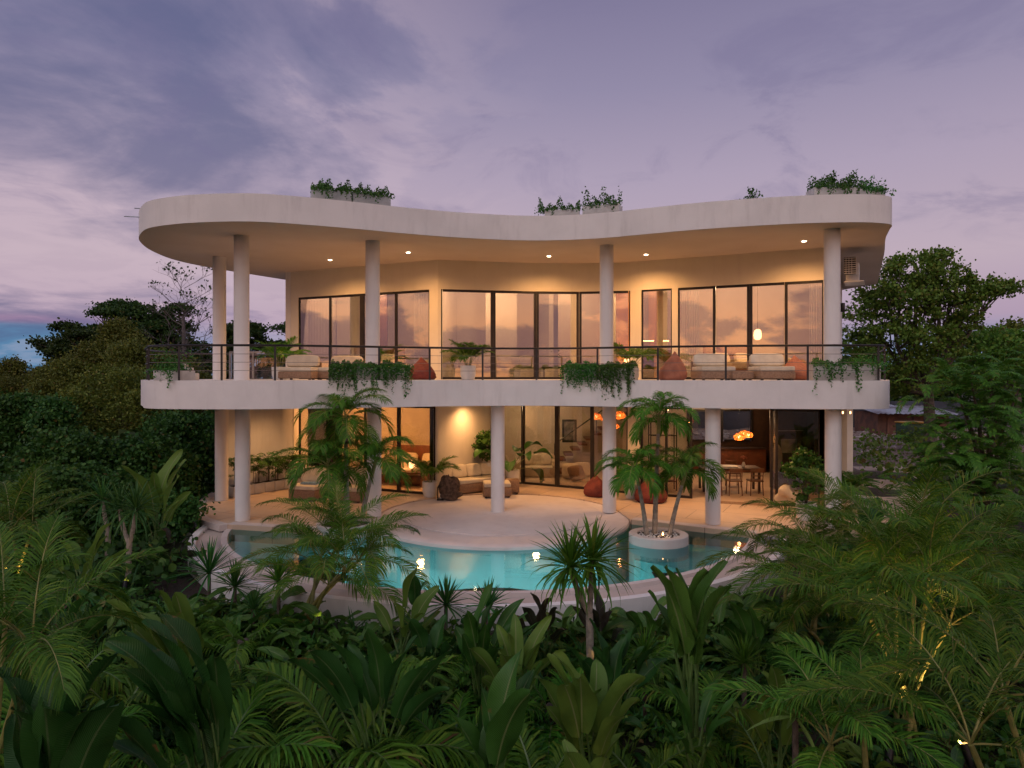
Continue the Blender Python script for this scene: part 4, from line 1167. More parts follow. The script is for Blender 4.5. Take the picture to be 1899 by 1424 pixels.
# wall lamps on the side walls
q = P(1563, 570, 19.95); th = thing('wall_lamp', 'black up and down wall lamp on the upper side wall', 'wall lamp', q)
MB().box(q, (.09, .09, .26), .3, .01).build('lamp_body', M['black'], th); MB().box((q.x - .07, q.y + .05, q.z), (.08, .03, .05), .3).build('mount', M['black'], th)
for px, nm in ((1563, 'glowing small wall lamp on the left of the right rear pillar'), (1577, 'glowing small wall lamp on the right of the right rear pillar')):
    q = P(px, 765, 22.6); th = thing('wall_lamp', nm, 'wall lamp', q)
    MB().lathe(q, [(.018, -.04), (.025, 0), (.018, .04)], 12).build('shade', M['bulb'], th); MB().box((q.x, q.y + .05, q.z), (.04, .06, .1)).build('mount', M['black'], th)
    point_light('wall_lamp_light', (q.x, q.y - .1, q.z), 4, (1, .6, .3), .04, th)
# antenna rods at the left roof end
for i, (px, py) in enumerate(((262, 386), (243, 401))):
    q = P(px, py, 17.7)
    tag(MB().tube([(q.x - .18, q.y, q.z), (q.x + .25, q.y + .1, q.z)], .012, 5).build('roof_rod', M['steel']), ['thin steel rod on top of the left roof end', 'thin steel rod sticking out of the left roof end'][i], 'rod')

# ---------------------------------------------------------------- curtains
def curtain(line, p0, p1, z0, z1, mat, label, inset=.35, waves=9, amp=.05):
    a, b_ = Vector(hit(line, p0)), Vector(hit(line, p1)); t_ = (b_ - a); L = t_.length; t_.normalize(); n_ = Vector((-t_.y, t_.x))
    m_ = waves * 10; V = []
    for z in (z0, (z0 + z1) / 2, z1):
        for i in range(m_ + 1):
            k = i / m_; w_ = amp * math.sin(2 * PI * waves * k + .8 * math.sin(7 * k)) * (1 if z < z1 else .6) + .01 * math.sin(31 * k + z)
            q = a + t_ * (L * k) + n_ * (inset + w_); V.append((q.x, q.y, z))
    n = m_ + 1
    Fc = [(j * n + i, j * n + i + 1, (j + 1) * n + i + 1, (j + 1) * n + i) for j in range(2) for i in range(m_)]
    tag(MB().add(V, Fc).build('curtain', mat, angle=None), label, 'curtain', 'curtains behind the glass doors')
zc = 6.38
curtain(UP, 558, 609, 3.66, zc, M['sheer'], 'white sheer curtain at the left end of the upper left bedroom', waves=10)
curtain(UP, 757, 795, 3.66, zc, M['sheer'], 'white sheer curtain at the right end of the upper left bedroom', waves=9)
curtain(UP, 1260, 1292, 3.66, zc, M['sheer'], 'pale sheer curtain at the left end of the upper right bedroom', waves=7)
curtain(UP, 1500, 1526, 3.66, zc, M['sheer'], 'pale sheer curtain beside the rightmost upper column', waves=6)
curtain(LO, 558, 622, .02, 2.76, M['curtain_dark'], 'dark brown curtain at the left of the lower bedroom', waves=11)
curtain(LO, 786, 806, .02, 2.76, M['curtain_dark'], 'dark brown curtain behind the bedroom door palm', waves=4)

# ---------------------------------------------------------------- upper rooms
def sofa(x, y, zb, wd, rz, label, n=4):
    th = thing('indoor_sofa', label, 'sofa', (x, y, zb)); ca, sa = math.cos(rz), math.sin(rz)
    def L(a, b_, z): return (x + a * ca - b_ * sa, y + a * sa + b_ * ca, zb + z)
    MB().box(L(0, 0, .2), (wd, .9, .36), rz, .04).build('base', M['fabric'], th)
    MB().box(L(0, .38, .55), (wd, .2, .45), rz, .06).build('backrest', M['fabric'], th)
    for s_ in (-1, 1): MB().box(L(s_ * (wd / 2 - .1), -.02, .45), (.2, .85, .3), rz, .06).build('armrest', M['fabric'], th)
    for i in range(n):
        mb = MB(); cushion(mb, L(-wd / 2 + .4 + (wd - .8) * i / max(1, n - 1), .18, .62), (.46, .16, .42), rz, i, -.25); mb.build('cushion', M['fabric'], th)
sofa(-.6, 24.2, zB, 3.0, .03, 'long cream indoor sofa behind the middle upper glass doors')
sofa(2.6, 24.4, zB, 1.7, -.1, 'short cream indoor sofa near the third upper column', 2)
sofa(.9, 25.9, .0, 1.6, 0, 'low pale sofa deep inside the staircase hall', 2)
def table(x, y, zb, wd, dp, h, mat, name, label, cat='table', leg=.05, rz=0):
    th = thing(name, label, cat, (x, y, zb)); ca, sa = math.cos(rz), math.sin(rz)
    MB().box((x, y, zb + h - .025), (wd, dp, .05), rz, .01).build('tabletop', mat, th)
    for sx in (-1, 1):
        for sy in (-1, 1):
            a, b_ = sx * (wd / 2 - .08), sy * (dp / 2 - .08)
            MB().box((x + a * ca - b_ * sa, y + a * sa + b_ * ca, zb + (h - .05) / 2), (leg, leg, h - .052), rz).build('leg', mat, th)
    return th
table(1.75, 23.3, zB, 1.5, .6, .42, M['redwood'], 'coffee_table', 'low brown coffee table before the upper lounge sofas')
q = (1.5, 23.25, zB + .42); th = thing('vase', 'small vase with dry sprigs on the upper coffee table', 'vase', q)
MB().lathe(q, [(.06, 0), (.075, .08), (.04, .2), (.045, .22)], 16).build('vase_body', M['whitepot'], th)
rnd = np.random.RandomState(8); c_ = np.array(q) + [0, 0, .38] + rnd.normal(size=(70, 3)) * [.07, .07, .08]; v, f = leaf_arrays(c_, .05, rnd); mesh_np('sprigs', v, f, GREEN, th)
def bed(x, y, zb, rz, label):
    th = thing('bed', label, 'bed', (x, y, zb)); ca, sa = math.cos(rz), math.sin(rz)
    def L(a, b_, z): return (x + a * ca - b_ * sa, y + a * sa + b_ * ca, zb + z)
    MB().box(L(0, 0, .18), (1.7, 2.0, .34), rz, .03).build('bed_base', M['redwood'], th); MB().box(L(0, 0, .46), (1.66, 1.96, .22), rz, .08).build('mattress', M['fabric'], th)
    MB().box(L(0, 1.04, .6), (1.9, .08, 1.15), rz, .02).build('headboard', M['redwood'], th)
    for s_ in (-1, 1):
        mb = MB(); cushion(mb, L(s_ * .42, .75, .72), (.6, .2, .4), rz, 1, -.5); mb.build('pillow', M['fabric'], th)
bed(-4.9, 24.5, zB, 0, 'double bed inside the upper left bedroom')
bed(7.9, 23.6, zB, .2, 'double bed inside the upper right bedroom')
bed(-3.6, 24.6, 0, -.3, 'double bed with light pillows inside the lower bedroom')
def glow_lamp(x, y, z, h, r, pw, label, name='table_lamp', cat='lamp', hang=None):
    th = thing(name, label, cat, (x, y, z))
    MB().lathe((x, y, z), [(r * .45, 0), (r * .9, h * .15), (r, h * .5), (r * .8, h * .85), (r * .4, h)], 16).build('shade', M['bulb'], th)
    if hang: MB().tube([(x, y, z + h), (x, y, hang)], .008, 4).build('cord', M['black'], th)
    else: MB().lathe((x, y, z - .12), [(.08, 0), (.03, .03), (.02, .12)], 12).build('base', M['wood'], th)
    point_light('lamp_light', (x, y, z - .18 if hang else z + h + .12), pw, (1, .5, .2), .06, th)
q = P(1405, 630, 23.4); glow_lamp(q.x, q.y, q.z, .36, .13, 30, 'lantern shaped pendant glowing in the upper right bedroom', 'pendant_lamp', 'pendant lamp', 7.37)
q = P(764, 868, 23.4); glow_lamp(q.x, q.y, q.z, .26, .12, 25, 'glowing orange bedside lamp behind the lower bedroom door')
table(q.x, q.y + .05, 0, .8, .5, q.z - .12, M['wood'], 'bedside_table', 'brown wooden bedside table carrying the orange lamp')
q = P(1162, 675, 24.6); glow_lamp(q.x, q.y, q.z, .2, .1, 14, 'small glowing lamp low in the upper lounge by the column')
# lit shelf inside the narrow upper room
th = thing('lit_counter', 'brown counter with glowing edge light inside the narrow upper room', 'counter', (4.7, 24, zB))
q0 = P(1189, 632, 24.0); q1 = P(1240, 632, 24.2)
MB().tube([q0, (q1.x, q1.y, q1.z)], .012, 6).build('light_strip', M['flame'], th)
MB().box(((q0.x + q1.x) / 2, 24.25, 4.15), (1.2, .5, 1.0), .1, .01).build('cabinet', M['wood'], th)
# ---------------------------------------------------------------- lower rooms
# staircase
th = thing('staircase', 'red brown floating steps rising behind the sliding glass doors', 'staircase', (2.5, 26, 0))
for i in range(15):
    MB().box((1.35 + .27 * i, 26.7, .17 + .195 * i), (.32, 1.05, .075), 0, .008).build('step', M['redwood'], th)
mb = MB().prism([(1.2, 27.3), (5.4, 27.3), (5.4, 27.42), (1.2, 27.42)], .0, .02); mb.build('base_slab', M['inner'], th)
mb = MB(); mb.tube([(1.6, 26.2, 1.15), (5.2, 26.2, 3.7)], .025, 6); mb.tube([(1.62, 26.2, .25), (1.62, 26.2, 1.16)], .02, 6); mb.tube([(3.2, 26.2, 1.5), (3.2, 26.2, 2.28)], .02, 6)
mb.build('handrail', M['black'], th)
q = P(1056, 799, 26.6); th = thing('framed_picture', 'black framed dark picture on the wall beside the stairs', 'picture', q)
MB().box(q, (.56, .04, .88), 0, .005).build('frame', M['black'], th)
MB().box((q.x, q.y - .024, q.z), (.42, .006, .72)).build('print', pm('faded_print', rgb(.09, .09, .10), rgb(.22, .21, .22), 6, .5), th)
# floor cushions
for i, (px, Y, mat, c_) in enumerate(((1058, 25.0, 'fabric', 'cream'), (1080, 25.4, 'fabric', 'pale large'), (1069, 24.5, 'wicker', 'brown'))):
    q = P(px, 880, Y); mb = MB(); cushion(mb, (q.x, q.y, .3), (.6, .22, .55), .3 * i, i, -.5)
    tag(mb.build('floor_cushion', M[mat]), c_ + ' floor cushion lying inside the staircase hall', 'cushion', 'floor cushions in the hall')
th = thing('hall_bench', 'low red brown platform at the foot of the stairs', 'bench', (0.9, 25.9, 0)); 
MB().box((.95, 26.0, .17), (2.2, 1.0, .1), 0, .01).build('seat', M['redwood'], th); MB().box((.95, 26.0, .06), (2.0, .8, .12)).build('base', M['inner'], th)
# pendant cluster materials
m, t, b, out = newmat('rattan_glow')
b.inputs['Base Color'].default_value = (.5, .18, .06, 1); b.inputs['Roughness'].default_value = .7
tl = t.node('ShaderNodeBsdfTranslucent'); tl.inputs[0].default_value = (.9, .35, .1, 1)
tp = t.node('ShaderNodeBsdfTransparent')
m1 = t.node('ShaderNodeMixShader'); m1.inputs[0].default_value = .6; t.l.new(b.outputs[0], m1.inputs[1]); t.l.new(tl.outputs[0], m1.inputs[2])
c = t.node('ShaderNodeTexCoord').outputs['Object']
wv = t.noise(c, 26, 2); m2 = t.node('ShaderNodeMixShader'); t.l.new(t.math('MULTIPLY', t.sstep(wv, .48, .54), .75), m2.inputs[0])
t.l.new(m1.outputs[0], m2.inputs[1]); t.l.new(tp.outputs[0], m2.inputs[2]); t.l.new(m2.outputs[0], out.inputs[0])
M['rattan'] = m
def pendant(px, py, Y, r, label, pw=9):
    r *= .85; q = P(px, py, Y); th = thing('rattan_pendant', label, 'pendant lamp', q, 'glowing rattan pendant lamps')
    MB().lathe(q, [(r * .35, -r * .62), (r * .8, -r * .5), (r, -r * .1), (r * .9, r * .3), (r * .45, r * .6), (r * .12, r * .75)], 24).build('shade', M['rattan'], th)
    MB().blob(q, (.045, .045, .05), 1, 0).build('bulb', M['bulb'], th)
    MB().tube([(q.x, q.y, q.z + r * .75), (q.x, q.y, 2.95)], .006, 4).build('cord', M['black'], th)
    point_light('pendant_light', (q.x, q.y, q.z - .1), pw, (1, .42, .13), .05, th)
pendant(1105, 772, 23.6, .21, 'rattan pendant just left of the fifth lower column')
pendant(1120, 776, 24.3, .17, 'rattan pendant half behind the fifth lower column, left side')
pendant(1149, 770, 23.4, .24, 'largest rattan pendant right of the fifth lower column')
pendant(1141, 790, 24.4, .17, 'lowest rattan pendant of the stairwell cluster beside the column')
pendant(1371, 810, 23.2, .22, 'left rattan pendant over the dining table')
pendant(1380, 804, 23.9, .2, 'middle rattan pendant over the dining table')
pendant(1388, 806, 23.5, .18, 'right rattan pendant over the dining table')
# dining table and chairs
table(7.1, 22.6, 0, 1.9, .9, .78, M['darkwood'], 'dining_table', 'dark wooden dining table inside the open dining room', leg=.07, rz=-.1)
tag(MB().box((6.9, 22.6, .80), (.9, .55, .02), -.1).build('table_runner', M['whitepot']), 'pale cloth laid on the dining table', 'table cloth')
q = (7.55, 22.5, .785); th = thing('flower_vase', 'small vase of orange flowers on the dining table', 'vase', q)
MB().lathe(q, [(.05, 0), (.06, .08), (.03, .16)], 12).build('vase_body', M['whitepot'], th)
for k in range(9):
    a_ = k * 2.4; fx, fy, fz = q[0] + .10 * (k / 9) ** .5 * math.cos(a_), q[1] + .10 * (k / 9) ** .5 * math.sin(a_), q[2] + .34 - .08 * (k / 9)
    mb = MB(); mb.blob((fx, fy, fz), (.04, .04, .03), k, .4, 10, 6); mb.build('blossom', M['orangebag'], th)
    MB().tube([(q[0], q[1], q[2] + .1), (fx, fy, fz)], .004, 4).build('stem', M['wood'], th)
def chair(x, y, rz, label):
    th = thing('dining_chair', label, 'chair', (x, y, 0), 'dark dining chairs'); ca, sa = math.cos(rz), math.sin(rz)
    def L(a, b_, z): return (x + a * ca - b_ * sa, y + a * sa + b_ * ca, z)
    MB().box(L(0, 0, .46), (.42, .42, .04), rz, .012).build('seat', M['wood'], th)
    for sx in (-1, 1):
        for sy in (-1, 1): MB().tube([L(sx * .2, sy * .2, 0), L(sx * .18, sy * .18, .44)], .016, 6).build('leg', M['wood'], th)
    mb = MB()
    for sx in (-1, 1): mb.tube([L(sx * .18, -.19, .46), L(sx * .19, -.24, .86)], .015, 6)
    mb.box(L(0, -.235, .80), (.4, .025, .14), rz, .01); mb.box(L(0, -.22, .63), (.36, .015, .03), rz)
    mb.build('backrest', M['wood'], th)
for x_, y_, r_, lb_ in ((6.35, 21.75, .05, 'dark dining chair beside the sixth lower column'), (7.0, 21.75, -.05, 'dark dining chair in the middle of the table side'), (7.65, 21.75, 0, 'dark dining chair nearest the open glass door'),
                      (6.6, 23.4, PI, 'dark dining chair on the far side of the table, left'), (7.5, 23.4, PI, 'dark dining chair on the far side of the table, right')):
    chair(x_, y_, r_, lb_)
# kitchen counter, cabinet, shelves
th = thing('kitchen_counter', 'dark kitchen counter under the rear window', 'counter', (8, 27, 0))
MB().box((8.4, 27.05, .45), (2.9, .6, .9), 0, .01).build('cabinet', M['redwood'], th); MB().box((8.4, 27.03, .925), (2.96, .66, .05), 0, .01).build('worktop', M['darkwood'], th)
th = thing('tall_cabinet', 'tall dark cabinet with steel oven behind the right glass door', 'cabinet', (9.1, 22.5, 0))
MB().box((9.2, 23.0, 1.3), (1.0, .6, 2.6), .1, .01).build('cabinet_body', M['darkwood'], th); MB().box((9.1, 22.68, 1.45), (.55, .03, .45), .1, .005).build('oven_door', M['steel'], th)
MB().box((9.15, 22.67, 1.95), (.9, .03, .02), .1).build('handle', M['steel'], th)
th = thing('metal_shelf', 'open black metal shelf rack behind the island palms', 'shelf', (4.9, 22.6, 0))
for s_ in (-.42, .42):
    for s2 in (-.17, .17): MB().box((4.95 + s_, 22.7 + s2, 1.15), (.03, .03, 2.3)).build('post', M['black'], th)
for z_ in (.3, .8, 1.3, 1.8, 2.25): MB().box((4.95, 22.7, z_), (.81, .31, .03)).build('shelf_board', M['darkwood'], th)
for i, (dx, z_, r_, h_) in enumerate(((-.25, .815, .09, .2), (.1, 1.315, .07, .16), (-.1, 1.815, .08, .22), (.25, .815, .06, .14))):
    tag(MB().lathe((4.95 + dx, 22.7, z_), [(r_ * .6, 0), (r_, h_ * .4), (r_ * .5, h_)], 14).build('jar', M['whitepot']), ['wide', 'short', 'tall', 'narrow'][i] + ' pale jar on the black metal shelf rack', 'jar', 'jars on the metal shelf')
# cloth bags hanging by the dining door, draped chair
q = P(1440, 850, 20.6); mb = MB(); mb.blob((q.x, q.y, q.z), (.16, .07, .42), 3, .15, 18, 12)
th = thing('hanging_coat', 'beige coat hanging just inside the right glass door', 'coat', q); mb.build('cloth', M['fabric'], th); MB().tube([(q.x, q.y, q.z + .38), (q.x, q.y, q.z + .6)], .01, 5).build('hook', M['black'], th)
q = P(1462, 900, 19.9); mb = MB(); mb.blob((q.x, q.y, .30), (.34, .2, .22), 7, .45, 26, 14, .3)
tag(mb.build('draped_cloth', M['fabric']), 'pale cloth draped in a heap behind the right glass door', 'cloth')
q = P(1371, 931, 20.3); tag(MB().box((q.x, q.y, .008), (1.5, .35, .014), -.35, .004).build('doormat', M['wicker']), 'long narrow brown doormat at the dining room threshold', 'doormat')
# hanging wicker lamp inside the lower bedroom
q = P(733, 828, 24.4); tag(MB().lathe(q, [(.06, -.3), (.12, -.1), (.08, .15), (.02, .35)], 16).build('wicker_ornament', M['wicker']), 'tall wicker ornament hanging on the orange bedroom wall', 'ornament')
# ---------------------------------------------------------------- sheds and rubble behind on the right
def shed(px0, px1, Y, zb, h, d, label, rusty=True):
    x0, x1 = (px0 - CX) / F * Y, (px1 - CX) / F * Y; xc = (x0 + x1) / 2; wd = x1 - x0
    th = thing('shed', label, 'shed', (xc, Y, zb))
    MB().box((xc, Y + d / 2, zb + h / 2), (wd, d, h)).build('wall', pm('shed_wall', rgb(.16, .075, .05), rgb(.09, .05, .04), 2, .9, .5, 12), th, smooth=False)
    MB().box((xc - wd * .12, Y - .03, zb + h * .43), (wd * .22, .05, h * .84)).build('door', pm('shed_door', rgb(.2, .09, .06), rgb(.13, .06, .04), 3, .85), th, smooth=False)
    mb = MB(); n = int(wd / .22); zt = zb + h
    V, Fc = [], []
    for i in range(n * 2 + 1):
        x_ = x0 - .35 + (wd + .7) * i / (n * 2); z_ = .05 * (i % 2)
        V += [(x_, Y - .7, zt - .05 + z_ + .02 * math.sin(i)), (x_, Y + d + .4, zt + .45 + z_)]
    for i in range(n * 2): Fc.append((2 * i, 2 * i + 2, 2 * i + 3, 2 * i + 1))
    mb.add(V, Fc); mb.build('roof', pm('corrugated_tin', rgb(.42, .44, .48), rgb(.2, .17, .17), .8, .6, metal=.4), th, smooth=False)
shed(1628, 1690, 44, -.35, 1.75, 3, 'rusty brown tin roofed shed between the villa and the big tree')
shed(1695, 1760, 46, -.35, 1.6, 3, 'lower brown shed half hidden behind the big tree trunk')
th = thing('boundary_wall', 'dark blue grey boundary wall behind the rubble field', 'wall', (18, 48, -.4))
mb = MB().box((17, 49, .75), (30, .25, 2.4)); mb.build('wall_body', pm('dark_blue_panel', rgb(.06, .07, .1), rgb(.03, .035, .05), .6, .8), th, smooth=False)
rnd = np.random.RandomState(12); mb = MB()
for i in range(700):
    x_, y_ = rnd.uniform(7, 24), rnd.uniform(33, 47); s_ = rnd.uniform(.05, .22)
    mb.blob((x_, y_, gh(x_, y_) + s_ * .3), (s_, s_ * .8, s_ * .5), i, .3, 7, 5)
tag(mb.build('rubble', pm('rubble_chunks', rgb(.42, .36, .34), rgb(.2, .15, .13), 1.5, .9), angle=20), kind='stuff')
# yellow framed green skip near the sheds
q = P(1690, 805, 40); th = thing('metal_bin', 'green metal bin with yellow rim near the sheds', 'bin', q)
MB().box((q.x, q.y, gh(q.x, q.y) + .5), (1.3, .9, 1.0), .2, .03).build('bin_body', pm('bin_green', rgb(.02, .06, .03), rgb(.015, .04, .02), 4, .6), th)
MB().box((q.x, q.y, gh(q.x, q.y) + 1.04), (1.42, 1.02, .08), .2, .02).build('rim', pm('bin_yellow', rgb(.5, .26, .03), rgb(.35, .18, .02), 4, .6), th)

# ================================================================ TREES, PALMS AND GARDEN PLANTS
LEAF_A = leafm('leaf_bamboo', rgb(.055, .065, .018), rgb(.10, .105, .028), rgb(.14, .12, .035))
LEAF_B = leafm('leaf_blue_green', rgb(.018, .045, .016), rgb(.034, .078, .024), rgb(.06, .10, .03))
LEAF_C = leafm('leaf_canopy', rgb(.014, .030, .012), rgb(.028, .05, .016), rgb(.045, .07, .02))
LEAF_D = leafm('leaf_big_tree', rgb(.055, .10, .024), rgb(.10, .165, .035), rgb(.16, .16, .05))
LEAF_E = leafm('leaf_feathery', rgb(.03, .085, .014), rgb(.05, .125, .022), rgb(.08, .16, .03))
SWORDG = leafm('sword_green', rgb(.018, .060, .022), rgb(.03, .09, .03), rgb(.06, .12, .035), .4, .15)
DARKB = blade('broad_dark_green', rgb(.012, .045, .014), rgb(.022, .070, .018), rgb(.08, .14, .05))
PALEB = blade('broad_pale_green', rgb(.06, .11, .025), rgb(.10, .15, .035), rgb(.22, .26, .10), .5, .3)
PURPLE = blade('purple_broad_leaf', rgb(.018, .022, .018), rgb(.032, .020, .024), rgb(.07, .05, .05))
GREENB = blade('broad_mid_green', rgb(.03, .075, .015), rgb(.06, .12, .03), rgb(.16, .22, .08))
PETI = pm('petiole_green', rgb(.09, .16, .04), rgb(.05, .10, .025), 5, .45)

def at(px, py, Y):
    q = P(px, py, Y); return q.x, q.y, q.z

# ---- trees: tapered trunk, limbs to each lobe, crown of leaf clumps
def tree(px, Y, lobes, label, leafmat, group=None, trunk_r=.22, leaf=.16, sub=60, per=26, spread=.28, seed=1, lean=0, name='tree', tpx=None, up=.35, asp=.42, cat='tree', flat=0.0, bare=False, bark=None):
    """lobes: (px, py, dY, rx, ry_pixels_to_m ..) given as (px, py, dy, r_horizontal, r_vertical, k)"""
    rnd = np.random.RandomState(seed); rn = random.Random(seed)
    x0 = ((tpx or px) - CX) / F * Y; zb = gh(x0, Y) - .2
    th = thing(name, label, cat, (x0, Y, zb), group)
    L = []
    for (lx, ly, dy, rh, rv, k) in lobes:
        q = P(lx, ly, Y + dy); L.append(((q.x, q.y, q.z), (rh, rh, rv), k))
    zlow = min(l[0][2] - l[1][2] * .6 for l in L)
    cx_ = sum(l[0][0] for l in L) / len(L)
    fork = Vector((x0 + (cx_ - x0) * .3 + lean, Y, max(zb + .8, min(zlow, zb + .62 * (zlow - zb) + 1.2))))
    mt = MB()
    mid = Vector((x0, Y, zb)).lerp(fork, .5) + Vector((rn.uniform(-.2, .2), 0, 0))
    mt.tube([(x0, Y, zb), mid, fork], [trunk_r * 1.25, trunk_r, trunk_r * .8], 9)
    for (c_, r_, k) in L:
        c_ = Vector(c_); m_ = fork.lerp(c_, .5) + Vector((rn.uniform(-.3, .3), rn.uniform(-.3, .3), -abs(c_.z - fork.z) * .10))
        r1 = trunk_r * .5
        mt.tube([fork, m_, c_], [trunk_r * .62, r1 * .7, r1 * .28], 6)
        for j in range(7):
            d = Vector((rnd.normal(), rnd.normal(), abs(rnd.normal()) * .6)).normalized()
            e_ = c_ + Vector((d.x * r_[0], d.y * r_[1], d.z * r_[2])) * .85
            s_ = fork.lerp(c_, rn.uniform(.55, 1))
            mt.tube([s_, s_.lerp(e_, .5) + Vector((0, 0, .1 * r_[2])), e_], [r1 * .35, r1 * .2, r1 * .06], 4, cap=False)
    mt.build('trunk', bark or BARK, th)
    if not bare:
        cc = clumps(L, per, sub, spread, rnd, up)
        v, f = leaf_arrays(cc, leaf, rnd, flat=flat, asp=asp)
        mesh_np('crown', v, f, leafmat, th)
    return th
gT = 'dark canopy trees behind the left of the villa'
def layered(px0, px1, py0, py1, n, seed, rh=1.0, rv=.20):
    rn = random.Random(seed); o = []
    for i in range(n):
        k = rn.random(); w_ = .35 + .65 * k ** .7
        o.append(((px0 + px1) / 2 + (px1 - px0) / 2 * w_ * rn.uniform(-1, 1), py0 + (py1 - py0) * k, rn.uniform(-1, 1), rh * rn.uniform(.6, 1.15), rv * rn.uniform(.7, 1.4), rn.uniform(.6, 1.1)))
    return o
kw = dict(sub=38, per=26, spread=.19, up=.8, leaf=.17)
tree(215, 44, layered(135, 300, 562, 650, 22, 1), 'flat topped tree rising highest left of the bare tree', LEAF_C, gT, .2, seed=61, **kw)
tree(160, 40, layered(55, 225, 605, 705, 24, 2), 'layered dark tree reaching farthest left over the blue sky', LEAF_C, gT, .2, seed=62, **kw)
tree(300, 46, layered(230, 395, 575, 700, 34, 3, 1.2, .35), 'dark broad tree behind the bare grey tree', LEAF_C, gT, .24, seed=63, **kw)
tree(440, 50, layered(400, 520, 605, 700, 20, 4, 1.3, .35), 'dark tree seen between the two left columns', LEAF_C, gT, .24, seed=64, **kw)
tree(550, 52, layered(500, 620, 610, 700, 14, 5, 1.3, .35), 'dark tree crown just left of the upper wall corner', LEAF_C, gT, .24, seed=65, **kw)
# bare tree
def bare_tree(px, Y, label, top, seed=3):
    rn = random.Random(seed); x0 = (px - CX) / F * Y; zb = gh(x0, Y) - .2
    th = thing('bare_tree', label, 'tree', (x0, Y, zb)); mb = MB(); tips = []
    def rec(p, d, L, r, n):
        q = p + d * L * .5 + Vector((rn.uniform(-.05, .05), rn.uniform(-.05, .05), 0)) * L; e = p + d * L
        mb.tube([p, q, e], [r, r * .85, r * .68], 5, cap=False)
        if n == 0: tips.append(e); return
        for i in range(rn.choice((2, 3))):
            v = Vector((rn.uniform(-1, 1), rn.uniform(-1, 1), rn.uniform(-.05, .75))).normalized()
            rec(e, (d * .75 + v * .75).normalized(), L * rn.uniform(.66, .86), r * .62, n - 1)
        if n > 2: rec(q, (d * .4 + Vector((rn.choice((-1, 1)) * rn.uniform(.5, 1), rn.uniform(-.6, .6), rn.uniform(.1, .6)))).normalized(), L * .7, r * .4, n - 2)
    zt = P(px, top, Y).z; H = zt - zb
    rec(Vector((x0, Y, zb)), Vector((0.01, 0, 1)), H * .42, .17, 1) if False else None
    mb.tube([(x0, Y, zb), (x0 - .1, Y, zb + H * .3), (x0 + .05, Y, zb + H * .62), (x0, Y, zb + H * .82)], [.2, .16, .12, .07], 7)
    for i in range(17):
        k = .55 + .40 * i / 16; a_ = i * 2.4; s_ = Vector((x0 + .03, Y, zb + H * k))
        rec(s_, Vector((math.cos(a_), math.sin(a_) * .8, .45 + .5 * k * rn.random())).normalized(), H * .085 * (1.45 - k * .75), .045 * (1.3 - k), 3)
    mb.build('trunk', pm('grey_bark', rgb(.14, .12, .115), rgb(.09, .075, .07), 8, .9), th)
    rnd = np.random.RandomState(4); t_ = np.array([tuple(q) for q in tips if rn.random() < .45])
    c_ = (t_[:, None, :] + rnd.normal(size=(len(t_), 3, 3)) * .07).reshape(-1, 3)
    v, f = leaf_arrays(c_, .12, rnd); mesh_np('sparse_leaves', v, f, LEAF_C, th)
bare_tree(340, 34, 'nearly leafless grey tree standing behind the left railing', 515)
# bamboo and shrub masses on the left slope
gS = 'bushy growth on the left slope'
def bush(px, py, Y, rh, rv, label, mat, seed, leaf=.11, sub=200, per=30, spread=.2, name='bush', group=gS, extra=(), asp=.3, flat=0):
    rnd = np.random.RandomState(seed)
    q = P(px, py, Y); zb = gh(q.x, q.y) - .1
    th = thing(name, label, 'bush' if name != 'bamboo_clump' else 'bamboo', (q.x, q.y, zb), group)
    L = [((q.x, q.y, q.z), (rh, rh * .8, rv), 1)]
    for (ex, ey, er, ev, k) in extra:
        e_ = P(ex, ey, Y + (ex % 7) * .12); L.append(((e_.x, e_.y, e_.z), (er, er, ev), k))
    r2 = random.Random(seed * 7)
    for (c0, r0, k0) in list(L):
        for _ in range(9 if name == 'bamboo_clump' else 7):
            a_ = r2.uniform(0, 2 * PI); e_ = r2.uniform(.1, 1.35); s_ = r2.uniform(.22, .42) * min(r0[0], r0[2])
            L.append(((c0[0] + r0[0] * math.cos(a_) * math.cos(e_) * 1.08, c0[1] + r0[1] * math.sin(a_) * math.cos(e_), c0[2] + r0[2] * math.sin(e_) * (1.25 if name == 'bamboo_clump' else 1.1)), (s_, s_, s_ * (1.5 if name == 'bamboo_clump' else .8)), .16))
    low = q.z - rv
    if low > zb + .2:
        L.append(((q.x, q.y, (zb + low) / 2 + rv * .3), (rh * .95, rh * .8, (q.z - zb) / 2 + .2), 1.2))
    cc = clumps(L, per, sub, spread, rnd, .4)
    v, f = leaf_arrays(cc, leaf, rnd, asp=asp, flat=flat); mesh_np('foliage', v, f, mat, th)
    mb = MB()
    for i in range(9):
        a_ = i * .7; mb.tube([(q.x + .2 * math.cos(a_), q.y + .2 * math.sin(a_), zb), (q.x + rh * .4 * math.cos(a_), q.y + rh * .3 * math.sin(a_), (zb + q.z) / 2), (q.x + rh * .7 * math.cos(a_), q.y + rh * .5 * math.sin(a_), q.z + rv * .5)], [.04, .03, .01], 5)
    mb.build('stems', BARK, th)
bush(218, 680, 31, .9, 1.1, 'tall narrow bamboo spire in the middle of the left slope', LEAF_A, 71, name='bamboo_clump', extra=((222, 645, .5, .8, .5), (150, 720, 1.4, .9, 1), (190, 720, 1.3, 1.2, 1)))
bush(260, 720, 29, 1.3, 1.3, 'round topped bamboo clump below the left railing end', LEAF_A, 72, name='bamboo_clump', extra=((245, 690, .7, .6, .5), (290, 740, 1.2, 1.0, 1)))
bush(120, 745, 30, 1.7, 1.1, 'pale olive bamboo mass left of the tall spire', LEAF_A, 73, name='bamboo_clump', extra=((170, 760, 1.4, 1.2, 1),))
